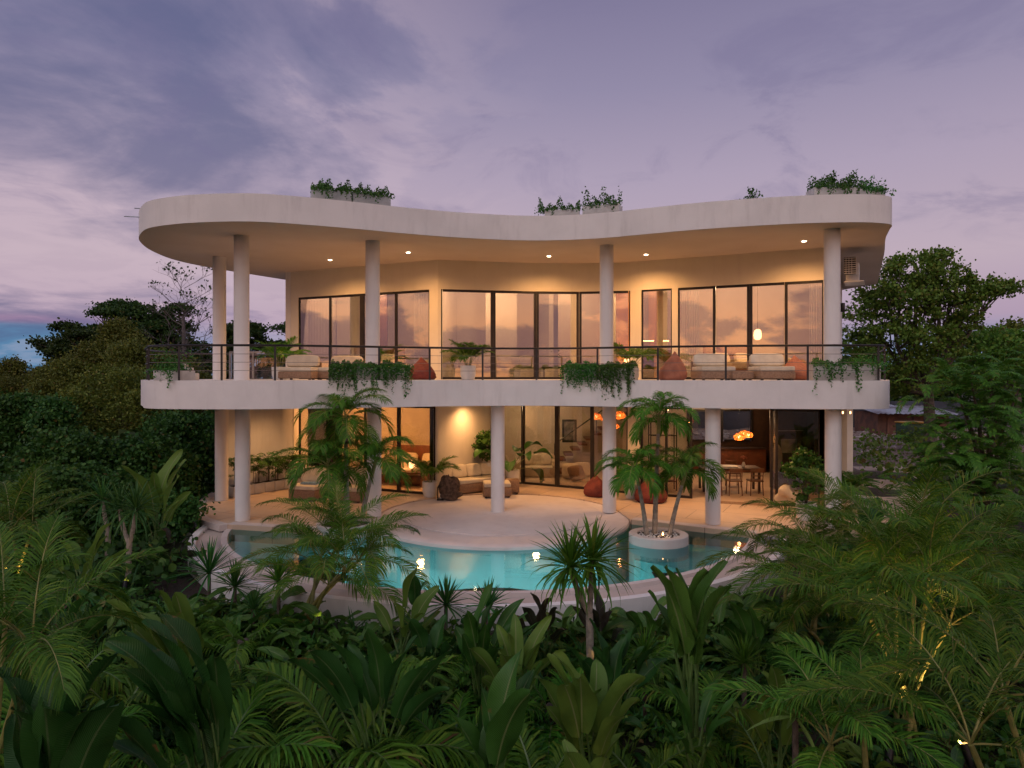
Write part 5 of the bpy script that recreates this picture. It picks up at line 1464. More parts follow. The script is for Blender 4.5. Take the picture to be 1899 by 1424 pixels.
bush(45, 750, 33, 2.2, 1.2, 'broad bush at the left picture edge under the blue sky', LEAF_A, 74, extra=((12, 715, .6, 1.0, .4), (90, 735, 1.4, .5, .6)))
bush(330, 750, 30, 1.9, 1.5, 'dark bush directly beneath the balcony end', LEAF_A, 75, extra=((300, 800, 1.8, 1.2, 1),))
bush(235, 790, 26, 2.0, 1.4, 'brownish bamboo mass in the centre of the left slope', LEAF_A, 76, name='bamboo_clump', extra=((190, 850, 1.6, 1.1, 1),))
bush(40, 800, 24, 1.0, .9, 'blue green shrub low at the left picture edge', LEAF_B, 77, leaf=.13, asp=.4, extra=((60, 850, .9, 1.0, 1), (10, 860, .9, 1, 1)))
bush(95, 800, 23, .45, .8, 'narrow upright shrub left of the dark hollow', LEAF_B, 78, leaf=.12, asp=.4, sub=90)
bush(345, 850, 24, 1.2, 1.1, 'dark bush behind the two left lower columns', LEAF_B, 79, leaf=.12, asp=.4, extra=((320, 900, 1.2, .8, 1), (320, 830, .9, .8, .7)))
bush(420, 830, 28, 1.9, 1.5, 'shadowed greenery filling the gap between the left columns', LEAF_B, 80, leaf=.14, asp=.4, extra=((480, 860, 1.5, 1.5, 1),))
bush(130, 870, 20, 1.1, .7, 'low leafy shrub with pale tips on the left slope', LEAF_B, 81, leaf=.11, asp=.4, extra=((105, 840, .5, .35, .5),))
bush(280, 890, 21, 1.4, .9, 'dark shrub behind the left banana leaves', LEAF_B, 82, leaf=.12, asp=.4)
bush(200, 930, 18.5, 1.2, .7, 'dark low shrub behind the forked left dracaena', LEAF_B, 83, leaf=.11, asp=.4)
bush(60, 960, 17, 1.4, .8, 'dark shrub under the left areca palm', LEAF_B, 84, leaf=.11, asp=.4)
bush(295, 965, 17.5, .7, .5, 'dark round shrub left of the rubble wall', LEAF_B, 85, leaf=.1, asp=.4)
# far belt of jungle
def belt(x0, x1, y0, y1, n, rh, rv, dz, mat, seed, leaf=.5):
    rnd = np.random.RandomState(seed); L = []
    for i in range(n):
        x_, y_ = rnd.uniform(x0, x1), rnd.uniform(y0, y1); L.append(((x_, y_, gh(x_, y_) + rv * .5 + dz), (rh, rh, rv * rnd.uniform(.7, 1.3)), rnd.uniform(.7, 1.2)))
    cc = clumps(L, 20, 46, rh * .16, rnd, .5)
    v, f = leaf_arrays(cc, leaf, rnd); tag(mesh_np('jungle', v, f, mat), kind='stuff')
belt(-70, -17, 55, 95, 60, 4, 4.5, 0, LEAF_C, 91, .5)
belt(-30, -12, 22, 50, 46, 2.2, 1.6, -.2, LEAF_C, 92, .3)
belt(18, 75, 58, 95, 46, 4, 3.2, .5, LEAF_C, 93, .5)
belt(-10, 30, 60, 90, 26, 4, 2.6, -1, LEAF_C, 94, .5)
# right hand trees
tree(1705, 32, [(1640, 530, 0, 1.3, .9, 1), (1700, 500, 0, 1.4, .8, 1.1), (1745, 520, 0, 1.3, .8, 1), (1740, 480, 0, .6, .45, .5), (1800, 540, 0, 1.3, .7, 1), (1850, 535, 0, .9, .35, .6), (1680, 570, 0, 1.8, 1.1, 1.4), (1760, 570, 0, 1.3, .8, 1),
                (1610, 590, 1, 1.4, 1.2, 1.1), (1660, 640, 0, 1.9, 1.3, 1.5), (1730, 640, 0, 1.6, 1.2, 1.3), (1600, 660, 1, 1.2, 1.2, 1), (1700, 700, 0, 1.7, .9, 1.1), (1640, 710, 1, 1.2, .8, .8), (1790, 600, 0, .9, .5, .6)],
     'large spreading tree right of the villa, taller than the balcony', LEAF_D, None, .26, .14, 54, 34, .19, 101, tpx=1725, asp=.42)
tree(1850, 34, [(1800, 650, 0, 1.5, .9, 1), (1850, 640, 0, 1.6, .9, 1), (1895, 650, 0, 1.5, 1.0, 1), (1820, 700, 0, 1.6, 1.0, 1), (1880, 710, 0, 1.7, 1.1, 1.2)], 'round green tree behind the feathery tree at the right edge', LEAF_D, None, .24, .16, 62, 26, .21, 102)
tree(1880, 46, [(1850, 640, 0, 1.8, 1.2, 1), (1895, 625, 0, 1.6, 1.1, 1), (1930, 650, 0, 2, 1.3, 1)], 'far brownish tree at the right edge with bare twigs', LEAF_A, None, .24, .2, 60, 26, .25, 103)
# feathery leaved tree on the right: sprays of fine leaflets
def feather_tree(px, Y, sprays, label, seed, tpx, L0=1.2):
    rn = random.Random(seed); x0 = (tpx - CX) / F * Y; zb = gh(x0, Y) - .2
    th = thing('feathery_tree', label, 'tree', (x0, Y, zb)); mb = MB(); mt = MB()
    fork = Vector((x0, Y, zb + 1.4)); mt.tube([(x0, Y, zb), fork], [.11, .09], 8)
    for (sx, sy, dy, n) in sprays:
        c_ = P(sx, sy, Y + dy); mt.tube([fork, fork.lerp(c_, .5) + Vector((0, 0, .3)), c_], [.06, .04, .012], 5)
        for i in range(n * 3):
            az = i * 2.4 + rn.uniform(-.4, .4); o = c_ + Vector((rn.gauss(0, .33), rn.gauss(0, .35), rn.gauss(0, .22)))
            frond(mb, o, az, rn.uniform(-.1, .9), L0 * rn.uniform(.45, .85), rn.uniform(.6, 1.4), .15, 26, .026, vee=.1, start=.04, ld=.35, rr_=.004, rn=rn, seg=6, ang0=70, ang1=42)
    mb.build('crown', LEAF_E, th, smooth=False); mt.build('trunk', BARK, th)
sp_ = [(1775, 730, 0, 9), (1800, 700, 0, 9), (1840, 690, .5, 9), (1890, 720, 0, 9), (1750, 800, 0, 9), (1790, 780, -.5, 10), (1850, 770, -.5, 10), (1895, 800, 0, 9),
       (1730, 850, 0, 8), (1760, 850, -.6, 10), (1820, 850, -.8, 10), (1880, 870, -.6, 10), (1725, 900, .5, 8), (1790, 910, -.5, 9), (1860, 930, -.6, 9)]
feather_tree(1800, 15.5, sp_, 'bright feathery leaved tree covering the right picture edge', 111, 1830, 1.1)

# ---- palms
def palm(label, crown, base, n, L, seed, mat=None, ll=.42, nl=58, lw=.021, el0=1.4, el1=-.25, droop=1.5, tr=.07, name='palm_tree', cat='palm', shaft=True, bark=None, group=None, vee=.35, ld=.55, ring=True, az0=0.0, lvar=.12):
    crown, base = Vector(crown), Vector(base); rn = random.Random(seed)
    th = thing(name, label, cat, base, group); mb = MB(); ms = MB(); mr = MB()
    d = crown - base; mid = base.lerp(crown, .5) + Vector((d.x * -.12, 0, 0)); k = 22; pts, rad = [], []
    for i in range(k + 1):
        u = i / k; q = base * (1 - u) ** 2 + mid * 2 * u * (1 - u) + crown * u * u; pts.append(q)
        rad.append(tr * (1.35 - .55 * u) * (1 + (.06 if ring and i % 2 else 0)))
    ms.tube(pts, rad, 9)
    ms.build('trunk', bark or PALEBARK, th)
    if shaft:
        dn = (pts[-1] - pts[-3]).normalized()
        MB().tube([crown - dn * .05, crown + dn * .2, crown + dn * .42], [tr * .95, tr * .9, tr * .4], 8).build('crownshaft', GREENSTEM, th); top = crown + dn * .36
    else: top = crown
    for i in range(n):
        u = i / max(1, n - 1); az = az0 + i * 2.39996 + rn.uniform(-.2, .2)
        frond(mb, top - Vector((0, 0, .10 * u)), az, el0 + (el1 - el0) * u ** .9 + rn.uniform(-.12, .12), L * rn.uniform(1 - lvar, 1 + lvar) * (.85 + .15 * math.sin(PI * u)), droop * rn.uniform(.75, 1.2), ll, nl, lw, vee, .16, ld, .014, rn, mbr=mr)
    mb.build('fronds', mat or PALMG, th, smooth=False); mr.build('frond_stalks', GREENSTEM, th)
    return th
# three palms in the pool island
zi = .05
palm('middle and tallest of the three palms in the round pool island', P(1221, 800, 16.15), (IS.x - .07, IS.y + .08, zi), 15, 1.05, 201, ll=.36, droop=1.9, tr=.048, el1=.1)
palm('left leaning palm in the round pool island', P(1184, 896, 16.0), (IS.x - .28, IS.y - .05, zi), 14, 1.0, 202, ll=.36, droop=1.9, tr=.045, el1=.1)
palm('right leaning palm in the round pool island', P(1266, 896, 16.0), (IS.x + .26, IS.y - .02, zi), 14, 1.05, 203, ll=.36, droop=1.9, tr=.045, el1=.1)
# palms left of the pool
palm('tallest slender palm in front of the second lower column', P(641, 800, 16.6), (IL.x + .05, IL.y, .1), 15, 1.35, 204, ll=.46, droop=1.9, tr=.055, el1=.05)
palm('short palm left of the tall slender palm with crown at knee height', P(610, 886, 16.3), (IL.x - .25, IL.y - .1, .1), 14, 1.25, 205, ll=.44, droop=1.8, tr=.05, el1=.1)
palm('dark crowned palm right of the tall slender palm', P(690, 880, 16.9), (IL.x + .35, IL.y + .1, .1), 15, 1.3, 206, ll=.44, droop=1.8, tr=.05, el1=.05)
# areca clump in front of the pool at left
def areca(label, cx, cy, stems, seed, L=1.7, ll=.42, nl=56, nf=6, mat=None, group=None, tr=.03, lw=.017, droop=1.3, cat='palm', el=(1.35, .35), azb=None):
    """clump of canes; stems: (crown_px, crown_py, crown_Y) """
    rn = random.Random(seed); zb = gh(cx, cy) - .05
    th = thing('areca_palm', label, cat, (cx, cy, zb), group); mb, ms, mr = MB(), MB(), MB()
    for i, (px, py, Y) in enumerate(stems):
        c_ = P(px, py, Y); a_ = i * 2.1; b_ = Vector((cx + .14 * math.cos(a_), cy + .14 * math.sin(a_), zb))
        m_ = b_.lerp(c_, .5); m_.x = b_.x + (c_.x - b_.x) * .3; m_.y = b_.y + (c_.y - b_.y) * .3
        pts = [b_ * (1 - u) ** 2 + m_ * 2 * u * (1 - u) + c_ * u * u for u in [k / 14 for k in range(15)]]
        ms.tube(pts, [tr * (1.2 - .4 * k / 14) * (1.1 if k % 2 else 1) for k in range(15)], 7)
        for j in range(nf):
            u = j / max(1, nf - 1); az = a_ + j * 2.39996 + rn.uniform(-.25, .25)
            frond(mb, c_, az, el[0] + (el[1] - el[0]) * u + rn.uniform(-.12, .12), L * rn.uniform(.8, 1.12), droop * rn.uniform(.75, 1.25), ll, nl, lw, .42, .2, .5, .011, rn, mbr=mr, seg=10)
    mb.build('fronds', mat or PALMY, th, smooth=False); ms.build('canes', GREENSTEM, th); mr.build('frond_stalks', GREENSTEM, th)
    return th
areca('yellow green areca clump overlapping the left of the pool', -3.55, 11.6, [(590, 1045, 12.0), (640, 1060, 11.2), (665, 1040, 11.8), (610, 1085, 11.0), (628, 1010, 12.1)], 211, 1.6, .40, nf=7)
areca('areca palm at the left picture edge lit from below', -10.3, 14.3, [(20, 980, 14.2), (60, 985, 14.4), (5, 1010, 13.8)], 212, 1.7, .45, nf=6)
areca('areca palm low at the bottom left corner', -5.6, 7.2, [(10, 1160, 7.4), (60, 1200, 7.0)], 213, 1.5, .42, nf=6, mat=PALMG)
areca('huge areca clump at the right lit golden at its base', 5.1, 8.9, [(1600, 1120, 9.0), (1660, 1060, 9.4), (1720, 1100, 9.0), (1640, 1170, 8.4), (1760, 1160, 8.6), (1700, 1020, 9.9)], 214, 1.95, .46, 60, nf=8)
areca('areca clump right of the pool end with pale arching fronds', 4.9, 12.4, [(1500, 1010, 12.6), (1560, 990, 12.9), (1460, 1060, 12.2)], 215, 1.6, .42, nf=7)
areca('single cane areca in front of the pool end', 4.75, 10.6, [(1502, 1170, 10.5), (1515, 1120, 10.9)], 216, 1.45, .4, nf=7)
areca('areca palm at the right edge behind the huge clump', 8.2, 11.6, [(1800, 1060, 11.5), (1850, 1030, 11.8), (1880, 1110, 11.2)], 217, 1.7, .45, nf=7)
areca('areca palm in the bottom right corner', 4.9, 6.2, [(1860, 1290, 6.2), (1800, 1380, 5.9)], 218, 1.4, .4, nf=6)
areca('low areca between huge clump and bottom edge', 3.3, 6.6, [(1600, 1330, 6.6), (1540, 1380, 6.4)], 219, 1.15, .34, nf=7, mat=PALMG)
# big feather palms (coconut seedlings) in the foreground
def coconut(label, x, y, n, L, seed, ll=.55, nl=40, lw=.05, az0=0, el=(1.4, .3), droop=1.5, zo=0.0, mat=None):
    rn = random.Random(seed); zb = gh(x, y); th = thing('young_coconut_palm', label, 'palm', (x, y, zb)); mb, mr = MB(), MB()
    for i in range(n):
        u = i / max(1, n - 1)
        frond(mb, (x, y, zb + .05 + zo), az0 + i * 2.39996 + rn.uniform(-.2, .2), el[0] + (el[1] - el[0]) * u, L * rn.uniform(.85, 1.1), droop * rn.uniform(.75, 1.2), ll, nl, lw, .3, .22, .6, .022, rn, mbr=mr, seg=11)
    mb.build('fronds', mat or PALMG, th, smooth=False); mr.build('frond_stalks', PETI, th)
    MB().lathe((x, y, zb - .1), [(.12, 0), (.13, .15), (.09, .4 + zo)], 12).build('trunk', BARK, th)
coconut('big coconut palm in the middle of the bottom edge', -1.9, 8.0, 12, 2.2, 221, .62, 50, .04, .5)
coconut('coconut palm spreading over the bottom left', -3.4, 7.8, 11, 1.9, 222, .55, 46, .036, 1.1)
coconut('coconut palm low at bottom centre right', .3, 7.9, 10, 1.5, 223, .45, 42, .032, 2.1, (1.2, .1))
coconut('coconut palm between the traveller palm and bottom edge', 1.5, 8.0, 9, 1.2, 224, .4, 38, .03, .2, (1.1, .1))
coconut('dark coconut palm behind the broad leaves at left', -5.1, 9.0, 10, 1.6, 225, .5, 42, .034, .9)
coconut('pale low palm at the bottom right of centre', 3.0, 7.9, 11, 1.3, 226, .36, 36, .026, 1.9, (1.3, .2), mat=PALMY)
coconut('coconut palm just left of the bottom centre gap', -.75, 8.5, 10, 1.35, 227, .42, 38, .03, .4, (1.2, .1))
coconut('coconut palm in the bottom left corner', -5.4, 7.7, 10, 1.8, 228, .5, 42, .036, 2.2)
coconut('short feather palm below the left pool rim', -4.2, 10.8, 10, 1.1, 229, .36, 34, .03, .2, (1.2, .2))
coconut('short feather palm at the foot of the pool wall in the middle', -.6, 10.6, 9, .8, 230, .3, 30, .026, 1.2, (1.3, .2))
coconut('feather palm between the centre dracaena and traveller palm', 2.0, 10.2, 9, .9, 331, .32, 30, .026, .2, (1.3, .2))

coconut('feather palm left of the large crossing banana leaves', -4.6, 7.6, 10, 1.5, 332, .44, 40, .03, 1.7, (1.3, .2))
coconut('feather palm right of the tall traveller palm', 2.5, 9.0, 10, 1.25, 333, .4, 38, .028, 1.0, (1.3, .15))
coconut('feather palm left of the curled yellowing leaves', .55, 9.3, 10, 1.15, 334, .38, 38, .028, .3, (1.35, .2))
coconut('feather palm under the left edge banana plants', -6.3, 9.9, 10, 1.3, 335, .42, 38, .03, 2.3, (1.3, .2))
# ---- dracaena trees and yuccas
def dracaena(label, base, fork, crowns, seed, L=.75, W=.035, n=70, mat=None, tr=.05, bark=None):
    base, fork = Vector(base), Vector(fork); rn = random.Random(seed); th = thing('dracaena_tree', label, 'dracaena', base); ms, mb = MB(), MB()
    ms.tube([base, base.lerp(fork, .5), fork], [tr * 1.2, tr * 1.1, tr * 1.05], 9)
    for c_ in crowns:
        c_ = Vector(c_); m_ = fork.lerp(c_, .5); m_.x += (c_.x - fork.x) * .2
        k = 16; ms.tube([fork * (1 - u) ** 2 + m_ * 2 * u * (1 - u) + c_ * u * u for u in [i / k for i in range(k + 1)]], [tr * (.85 - .1 * i / k) * (1.07 if i % 2 else 1) for i in range(k + 1)], 8)
        rosette(mb, c_, n, L, W, rn, -.9, 1.5, 1.3)
    ms.build('trunk', bark or PALEBARK, th); mb.build('leaves', mat or SWORDG, th, smooth=False)
zg = lambda x, y: gh(x, y)
dracaena('forked dracaena standing in front of the pool centre', (1.13, 9.9, gh(1.13, 9.9)), P(1093, 1138, 9.9), [P(1098, 1040, 9.9), P(1058, 1052, 9.7)], 231, .80, .046, 95, mat=PALMG)
dracaena('forked dracaena at the left below the banana leaves', P(236, 1062, 13.4) - Vector((0, 0, .5)), P(240, 1008, 13.4), [P(252, 945, 13.3), P(222, 945, 13.6)], 232, .78, .034, 70)
dracaena('small forked dracaena behind the left dracaena', P(200, 1000, 14.6) - Vector((0, 0, .9)), P(200, 985, 14.6), [P(190, 930, 14.5)], 233, .7, .03, 55)
def yucca(label, px, py, Y, L, seed, n=60, W=.035, mat=None):
    L *= 1.3; W *= 1.1; n = int(n * 1.2)
    c_ = P(px, py, Y); rn = random.Random(seed); zb = gh(c_.x, c_.y)
    th = thing('yucca_plant', label, 'yucca', (c_.x, c_.y, zb), None); mb = MB(); rosette(mb, c_, n, L, W, rn, -.5, 1.5, .45); mb.build('leaves', mat or SWORDG, th, smooth=False)
    MB().tube([(c_.x, c_.y, zb), c_], [.035, .03], 7).build('trunk', BARK, th)
yucca('spiky yucca nearest the left end of the pool rim', 388, 1062, 12.4, .62, 241)
yucca('small spiky yucca second from the left pool end', 436, 1088, 12.0, .45, 242, 45)
yucca('fine leaved spiky plant third along the left pool rim', 517, 1078, 11.9, .42, 243, 45, .04, PALMG)
yucca('spiky yucca at the middle of the pool rim, left of the broad leaves', 827, 1122, 11.0, .45, 244, 55)
yucca('dark spiky yucca among broad leaves below the pool', 905, 1125, 10.8, .42, 245, 45)
yucca('low pale spiky plant at bottom right beneath the areca', 1475, 1330, 6.9, .40, 246, 22, .05, leafm('variegated', rgb(.12, .16, .06), rgb(.2, .24, .1)))
yucca('low grassy plant left of the traveller palm', 1195, 1215, 9.3, .38, 247, 50, .02, PALMG)
yucca('low grassy plant right of the traveller palm', 1380, 1230, 9.0, .38, 248, 50, .02, PALMG)
yucca('dark fan leaved plant at the foot of the pool wall, left', 470, 1130, 11.3, .35, 249, 40, .03)

# ---- broad leaved plants
def broad(label, px, Y, leaves, seed, mat=None, name='banana_plant', cat='broad leaved plant', base=None, pr=.02, fold=.45, tear=0.0, group=None):
    """leaves: (tip_px, tip_py, length, width, roll) ; leaf grows from the base towards its tip"""
    x0 = (px - CX) / F * Y if base is None else base[0]; zb = gh(x0, Y); rn = random.Random(seed)
    th = thing(name, label, cat, (x0, Y, zb), group); mb, ms = MB(), MB()
    if name not in ('traveller_palm', 'heliconia'):
        leaves = list(leaves) + [(l_[0] + rn.uniform(-45, 45), l_[1] + rn.uniform(10, 60), l_[2] * rn.uniform(.55, .85), l_[3] * rn.uniform(.6, .85), rn.uniform(-.9, .9), rn.uniform(-.6, .3)) for l_ in leaves]
    for i, lf in enumerate(leaves):
        tx, ty, L, W, ro = lf[:5]; dy = lf[5] if len(lf) > 5 else rn.uniform(-.35, .35)
        tip = P(tx, ty, Y + dy); o = Vector((x0 + rn.uniform(-.06, .06), Y + rn.uniform(-.06, .06), zb))
        v = tip - o; dist = v.length; L1 = max(L * .85, dist * .44) if name != 'traveller_palm' else L * 1.12; W *= (L1 / L) ** .6 * 1.08; L = L1; az = math.atan2(v.y, v.x); el0 = math.asin(max(-1, min(1, v.z / dist)))
        dr = .55 + .5 * (1 - abs(math.sin(el0)))
        pet = max(.12, dist * 1.03 - L)
        el = el0 + dr * (.2 * pet + .55 * L) / (pet + L)
        tp = name == 'traveller_palm'; bladeleaf(mb, o, az, el, pet, L, W, dr * (.9 if tp else rn.uniform(.85, 1.25)), rn, 14, fold, ro, ms, .0, pr, curl=0 if tp else rn.uniform(-.35, .35))
    mb.build('leaves', mat or BROADG, th, angle=None); ms.build('stalks', PETI, th)
    return th
def fan(n, px, py, rx, ry, L, W, seed, roll=.6):
    rn = random.Random(seed); o = []
    for i in range(n):
        a_ = PI * (i + .5) / n + rn.uniform(-.12, .12)
        o.append((px + rx * math.cos(a_) * rn.uniform(.75, 1.1), py - ry * math.sin(a_) * rn.uniform(.8, 1.1), L * rn.uniform(.8, 1.15), W * rn.uniform(.85, 1.15), rn.uniform(-roll, roll)))
    return o
broad('tall traveller palm with huge paddle leaves right of centre', 1275, 8.3, [(1222, 1050, 1.05, .36, .5), (1243, 1052, 1.15, .34, -.2), (1330, 1040, 1.1, .40, .7), (1342, 1085, .95, .34, -.6), (1262, 1060, 1.0, .32, .15), (1208, 1100, .7, .26, .3), (1300, 1060, 1.0, .34, -.3)], 301, GREENB, 'traveller_palm', 'banana plant', pr=.03)
broad('short clump of stalks at the foot of the traveller palm', 1285, 7.9, [(1210, 1300, .35, .12, .3), (1360, 1290, .35, .12, -.3), (1240, 1260, .3, .1, 0), (1330, 1250, .3, .1, 0)], 302, BROADG, pr=.025)
broad('banana plant with upright leaves behind the left dracaena', 290, 15.2, [(316, 832, .9, .28, .5), (330, 850, .75, .22, -.5), (245, 858, .7, .22, .7), (285, 870, .7, .2, 0), (340, 905, .5, .18, .9)], 303, PALEB)
broad('heliconia with one tall twisted leaf before the pool', 742, 10.2, [(772, 1040, .60, .17, .4), (735, 1100, .55, .18, -.4), (808, 1085, .55, .22, .7), (700, 1110, .5, .17, -.9), (770, 1130, .5, .2, 0)], 304, PALEB, 'heliconia')
broad('small dark paddle leaf plant touching the pool water edge', 768, 10.9, [(770, 1068, .34, .17, .2), (782, 1078, .3, .12, -.5), (775, 1095, .2, .1, .6)], 305, DARKB, 'heliconia')
broad('broad leaved canna below the middle of the pool, left', 890, 9.6, [(905, 1085, .5, .17, .1), (865, 1130, .5, .17, .6), (930, 1120, .6, .18, -.5), (960, 1105, .5, .15, .6), (850, 1160, .5, .2, -.8), (985, 1160, .55, .18, .3), (900, 1160, .5, .2, 0)], 306, None, 'canna_plant')
broad('glossy canna with folded pale leaf below the pool', 950, 9.0, [(925, 1160, .55, .18, -.6), (1010, 1140, .6, .18, .6), (880, 1190, .5, .17, .9), (1030, 1190, .5, .17, -.5), (960, 1140, .55, .17, .1), (905, 1215, .5, .2, .3)], 307, PALEB, 'canna_plant')
broad('purple leaved plant left of the centre dracaena', 1005, 10.4, [(990, 1100, .45, .17, .2), (1012, 1105, .42, .14, -.6), (975, 1120, .4, .15, .8), (1030, 1125, .4, .16, 0)], 308, PURPLE, 'purple_cordyline')
broad('purple leaved plant right behind the centre dracaena', 1115, 10.5, [(1108, 1095, .45, .15, .2), (1130, 1130, .35, .14, .8), (1070, 1105, .42, .17, -.3), (1090, 1120, .4, .15, .5)], 309, PURPLE, 'purple_cordyline')
broad('purple leaved shrub in the hollow left of the rubble wall', 310, 14.6, [(240, 1010, .6, .3, .9), (300, 970, .6, .25, -.3), (350, 985, .6, .28, .4), (370, 1020, .6, .3, -.9), (320, 1000, .5, .3, 0), (285, 1020, .5, .25, .5)], 310, PURPLE, 'purple_alocasia')
broad('wide dark banana clump right of the centre dracaena', 1130, 8.9, [(1060, 1190, .6, .2, .9), (1180, 1160, .6, .2, -.4), (1100, 1150, .6, .2, .3), (1220, 1190, .5, .18, -.9), (1150, 1180, .5, .2, .2)], 311, DARKB)
broad('large plant with curled yellowing leaves at lower centre', 1085, 7.6, [(1030, 1215, .55, .24, .6), (1060, 1205, .5, .24, -.3), (1110, 1225, .55, .22, .5), (1160, 1240, .5, .26, -.8), (1170, 1290, .5, .2, -.9), (1010, 1250, .5, .22, .9), (1130, 1330, .7, .26, -.3)], 312, PALEB)
broad('single upright paddle leaf plant at lower centre left', 905, 7.0, [(958, 1210, .85, .28, .2), (985, 1230, .75, .22, -.6), (890, 1290, .5, .2, .8), (930, 1250, .6, .2, 0)], 313)
broad('large banana plant at lower left with crossing leaves', 400, 6.9, [(290, 1150, .8, .28, .4), (250, 1200, .8, .3, .9), (322, 1130, .8, .26, -.4), (404, 1205, .7, .22, .2), (380, 1225, .6, .18, 0), (190, 1310, .9, .26, .8), (300, 1260, .7, .2, -.3)], 314, DARKB)
broad('pale backed broad leaf plant at the lower left', 340, 9.2, [(270, 1120, .6, .24, .2), (240, 1140, .55, .22, .7), (300, 1095, .6, .22, -.5), (330, 1100, .6, .24, .4), (210, 1110, .5, .2, .9), (360, 1150, .5, .2, -.8)], 315, PALEB)
broad('dark banana plant under the left areca palm', 110, 10.2, [(60, 1080, .7, .26, .5), (110, 1060, .7, .26, 0), (170, 1090, .7, .26, -.5), (20, 1120, .6, .24, .9), (200, 1140, .6, .22, -.9)], 316)
broad('upright banana leaves left of the forked dracaena', 160, 12.2, [(110, 1000, .6, .24, .8), (195, 970, .7, .25, -.4), (125, 985, .55, .2, .3), (230, 1020, .6, .2, -.9), (60, 1010, .55, .2, .9)], 317, PALEB)
broad('dark broad leaves at the bottom left corner', 90, 6.3, [(20, 1240, .7, .3, .5), (90, 1220, .8, .3, 0), (170, 1210, .8, .3, -.5), (200, 1290, .7, .28, -.9), (40, 1310, .7, .28, .9)], 318, DARKB)
broad('leafy clump beneath the yucca at the left pool end', 430, 11.0, [(380, 1150, .5, .2, .5), (440, 1140, .45, .18, 0), (500, 1130, .5, .18, -.4), (350, 1180, .5, .2, .9), (560, 1150, .4, .16, -.7), (590, 1135, .35, .12, -.5)], 319)
broad('philodendron with upright leaves behind the right areca', 1620, 14.2, [(1560, 935, .55, .22, .4), (1590, 925, .6, .24, .1), (1625, 920, .6, .26, -.3), (1650, 935, .55, .22, -.6), (1530, 960, .5, .2, .8), (1680, 950, .5, .2, -.9)], 320, DARKB, 'philodendron')
broad('second philodendron right of the upright leaved one', 1700, 13.6, [(1690, 930, .6, .22, .2), (1735, 950, .5, .2, -.6), (1660, 960, .5, .2, .7), (1710, 945, .5, .2, 0)], 321, DARKB, 'philodendron')
broad('banana leaves right of the traveller palm', 1400, 9.9, [(1360, 1110, .6, .2, .6), (1390, 1125, .6, .2, 0), (1440, 1130, .5, .2, -.6), (1350, 1150, .5, .2, .9), (1460, 1180, .5, .18, -.9), (1400, 1160, .5, .2, .3)], 322)
broad('bright small leaved plant at lower right of the traveller palm', 1440, 8.0, [(1420, 1250, .35, .16, .5), (1460, 1255, .35, .16, -.5), (1440, 1235, .35, .15, 0), (1400, 1290, .3, .14, .9)], 323, PALEB)
broad('dark upright leaf beside the bottom right areca stem', 1440, 9.0, [(1430, 1180, .6, .2, .3), (1452, 1190, .5, .18, -.5)], 324, DARKB)
broad('young banana with two paddle leaves at the bottom centre', 1090, 6.2, [(1060, 1380, .4, .15, .3), (1120, 1390, .4, .14, -.3)], 325, PALEB)
broad('dark banana plant low in front of the coconut palm', 700, 7.8, [(620, 1170, .8, .28, .7), (690, 1160, .8, .26, .2), (760, 1180, .8, .26, -.4), (820, 1200, .6, .22, -.9), (560, 1200, .7, .24, .9)], 326, DARKB)
broad('leafy dark clump at the foot of the pool wall, middle', 800, 10.0, [(760, 1150, .5, .22, .6), (820, 1140, .5, .22, 0), (860, 1160, .5, .2, -.6), (790, 1170, .45, .2, .3)], 327, DARKB)
broad('leafy clump at the foot of the pool wall, right', 1210, 10.6, [(1160, 1130, .4, .15, .6), (1200, 1125, .4, .15, 0), (1240, 1135, .4, .15, -.6)], 328)
# generic undergrowth: one mass covering the soil
def under(n, x0, x1, y0, y1, mat, seed, leaf, hh, keep, per=24, spread=.13):
    rnd = np.random.RandomState(seed); P_ = []
    while len(P_) < n:
        x_, y_ = rnd.uniform(x0, x1), rnd.uniform(y0, y1)
        if keep(x_, y_): P_.append((x_, y_, gh(x_, y_) + rnd.uniform(0, hh)))
    c_ = (np.array(P_)[:, None, :] + rnd.normal(size=(n, per, 3)) * [spread, spread, spread * .8]).reshape(-1, 3)
    v, f = leaf_arrays(c_, leaf, rnd); tag(mesh_np('undergrowth', v, f, mat), kind='stuff')
outp = lambda x_, y_: (x_ + .5) ** 2 + (y_ - 18.6) ** 2 > 7.6 ** 2 and not (-9.8 < x_ < 9.6 and y_ > 16.3)
under(900, -9, 9, 7.4, 12.8, LEAF_C, 401, .06, .16, outp)
under(300, -9, 9, 7.4, 12.5, GREEN, 402, .10, .3, outp)
under(1500, -24, -7, 10, 30, LEAF_B, 403, .16, .6, outp, spread=.25)
under(700, 6, 18, 8, 20, GREEN, 404, .12, .35, lambda x_, y_: outp(x_, y_) and not (9 < x_ < 13 and y_ > 16.5), spread=.18)
under(300, 13, 30, 20, 40, LEAF_D, 405, .18, .5, lambda x_, y_: x_ > 10 + (y_ - 20) * .5, spread=.3)
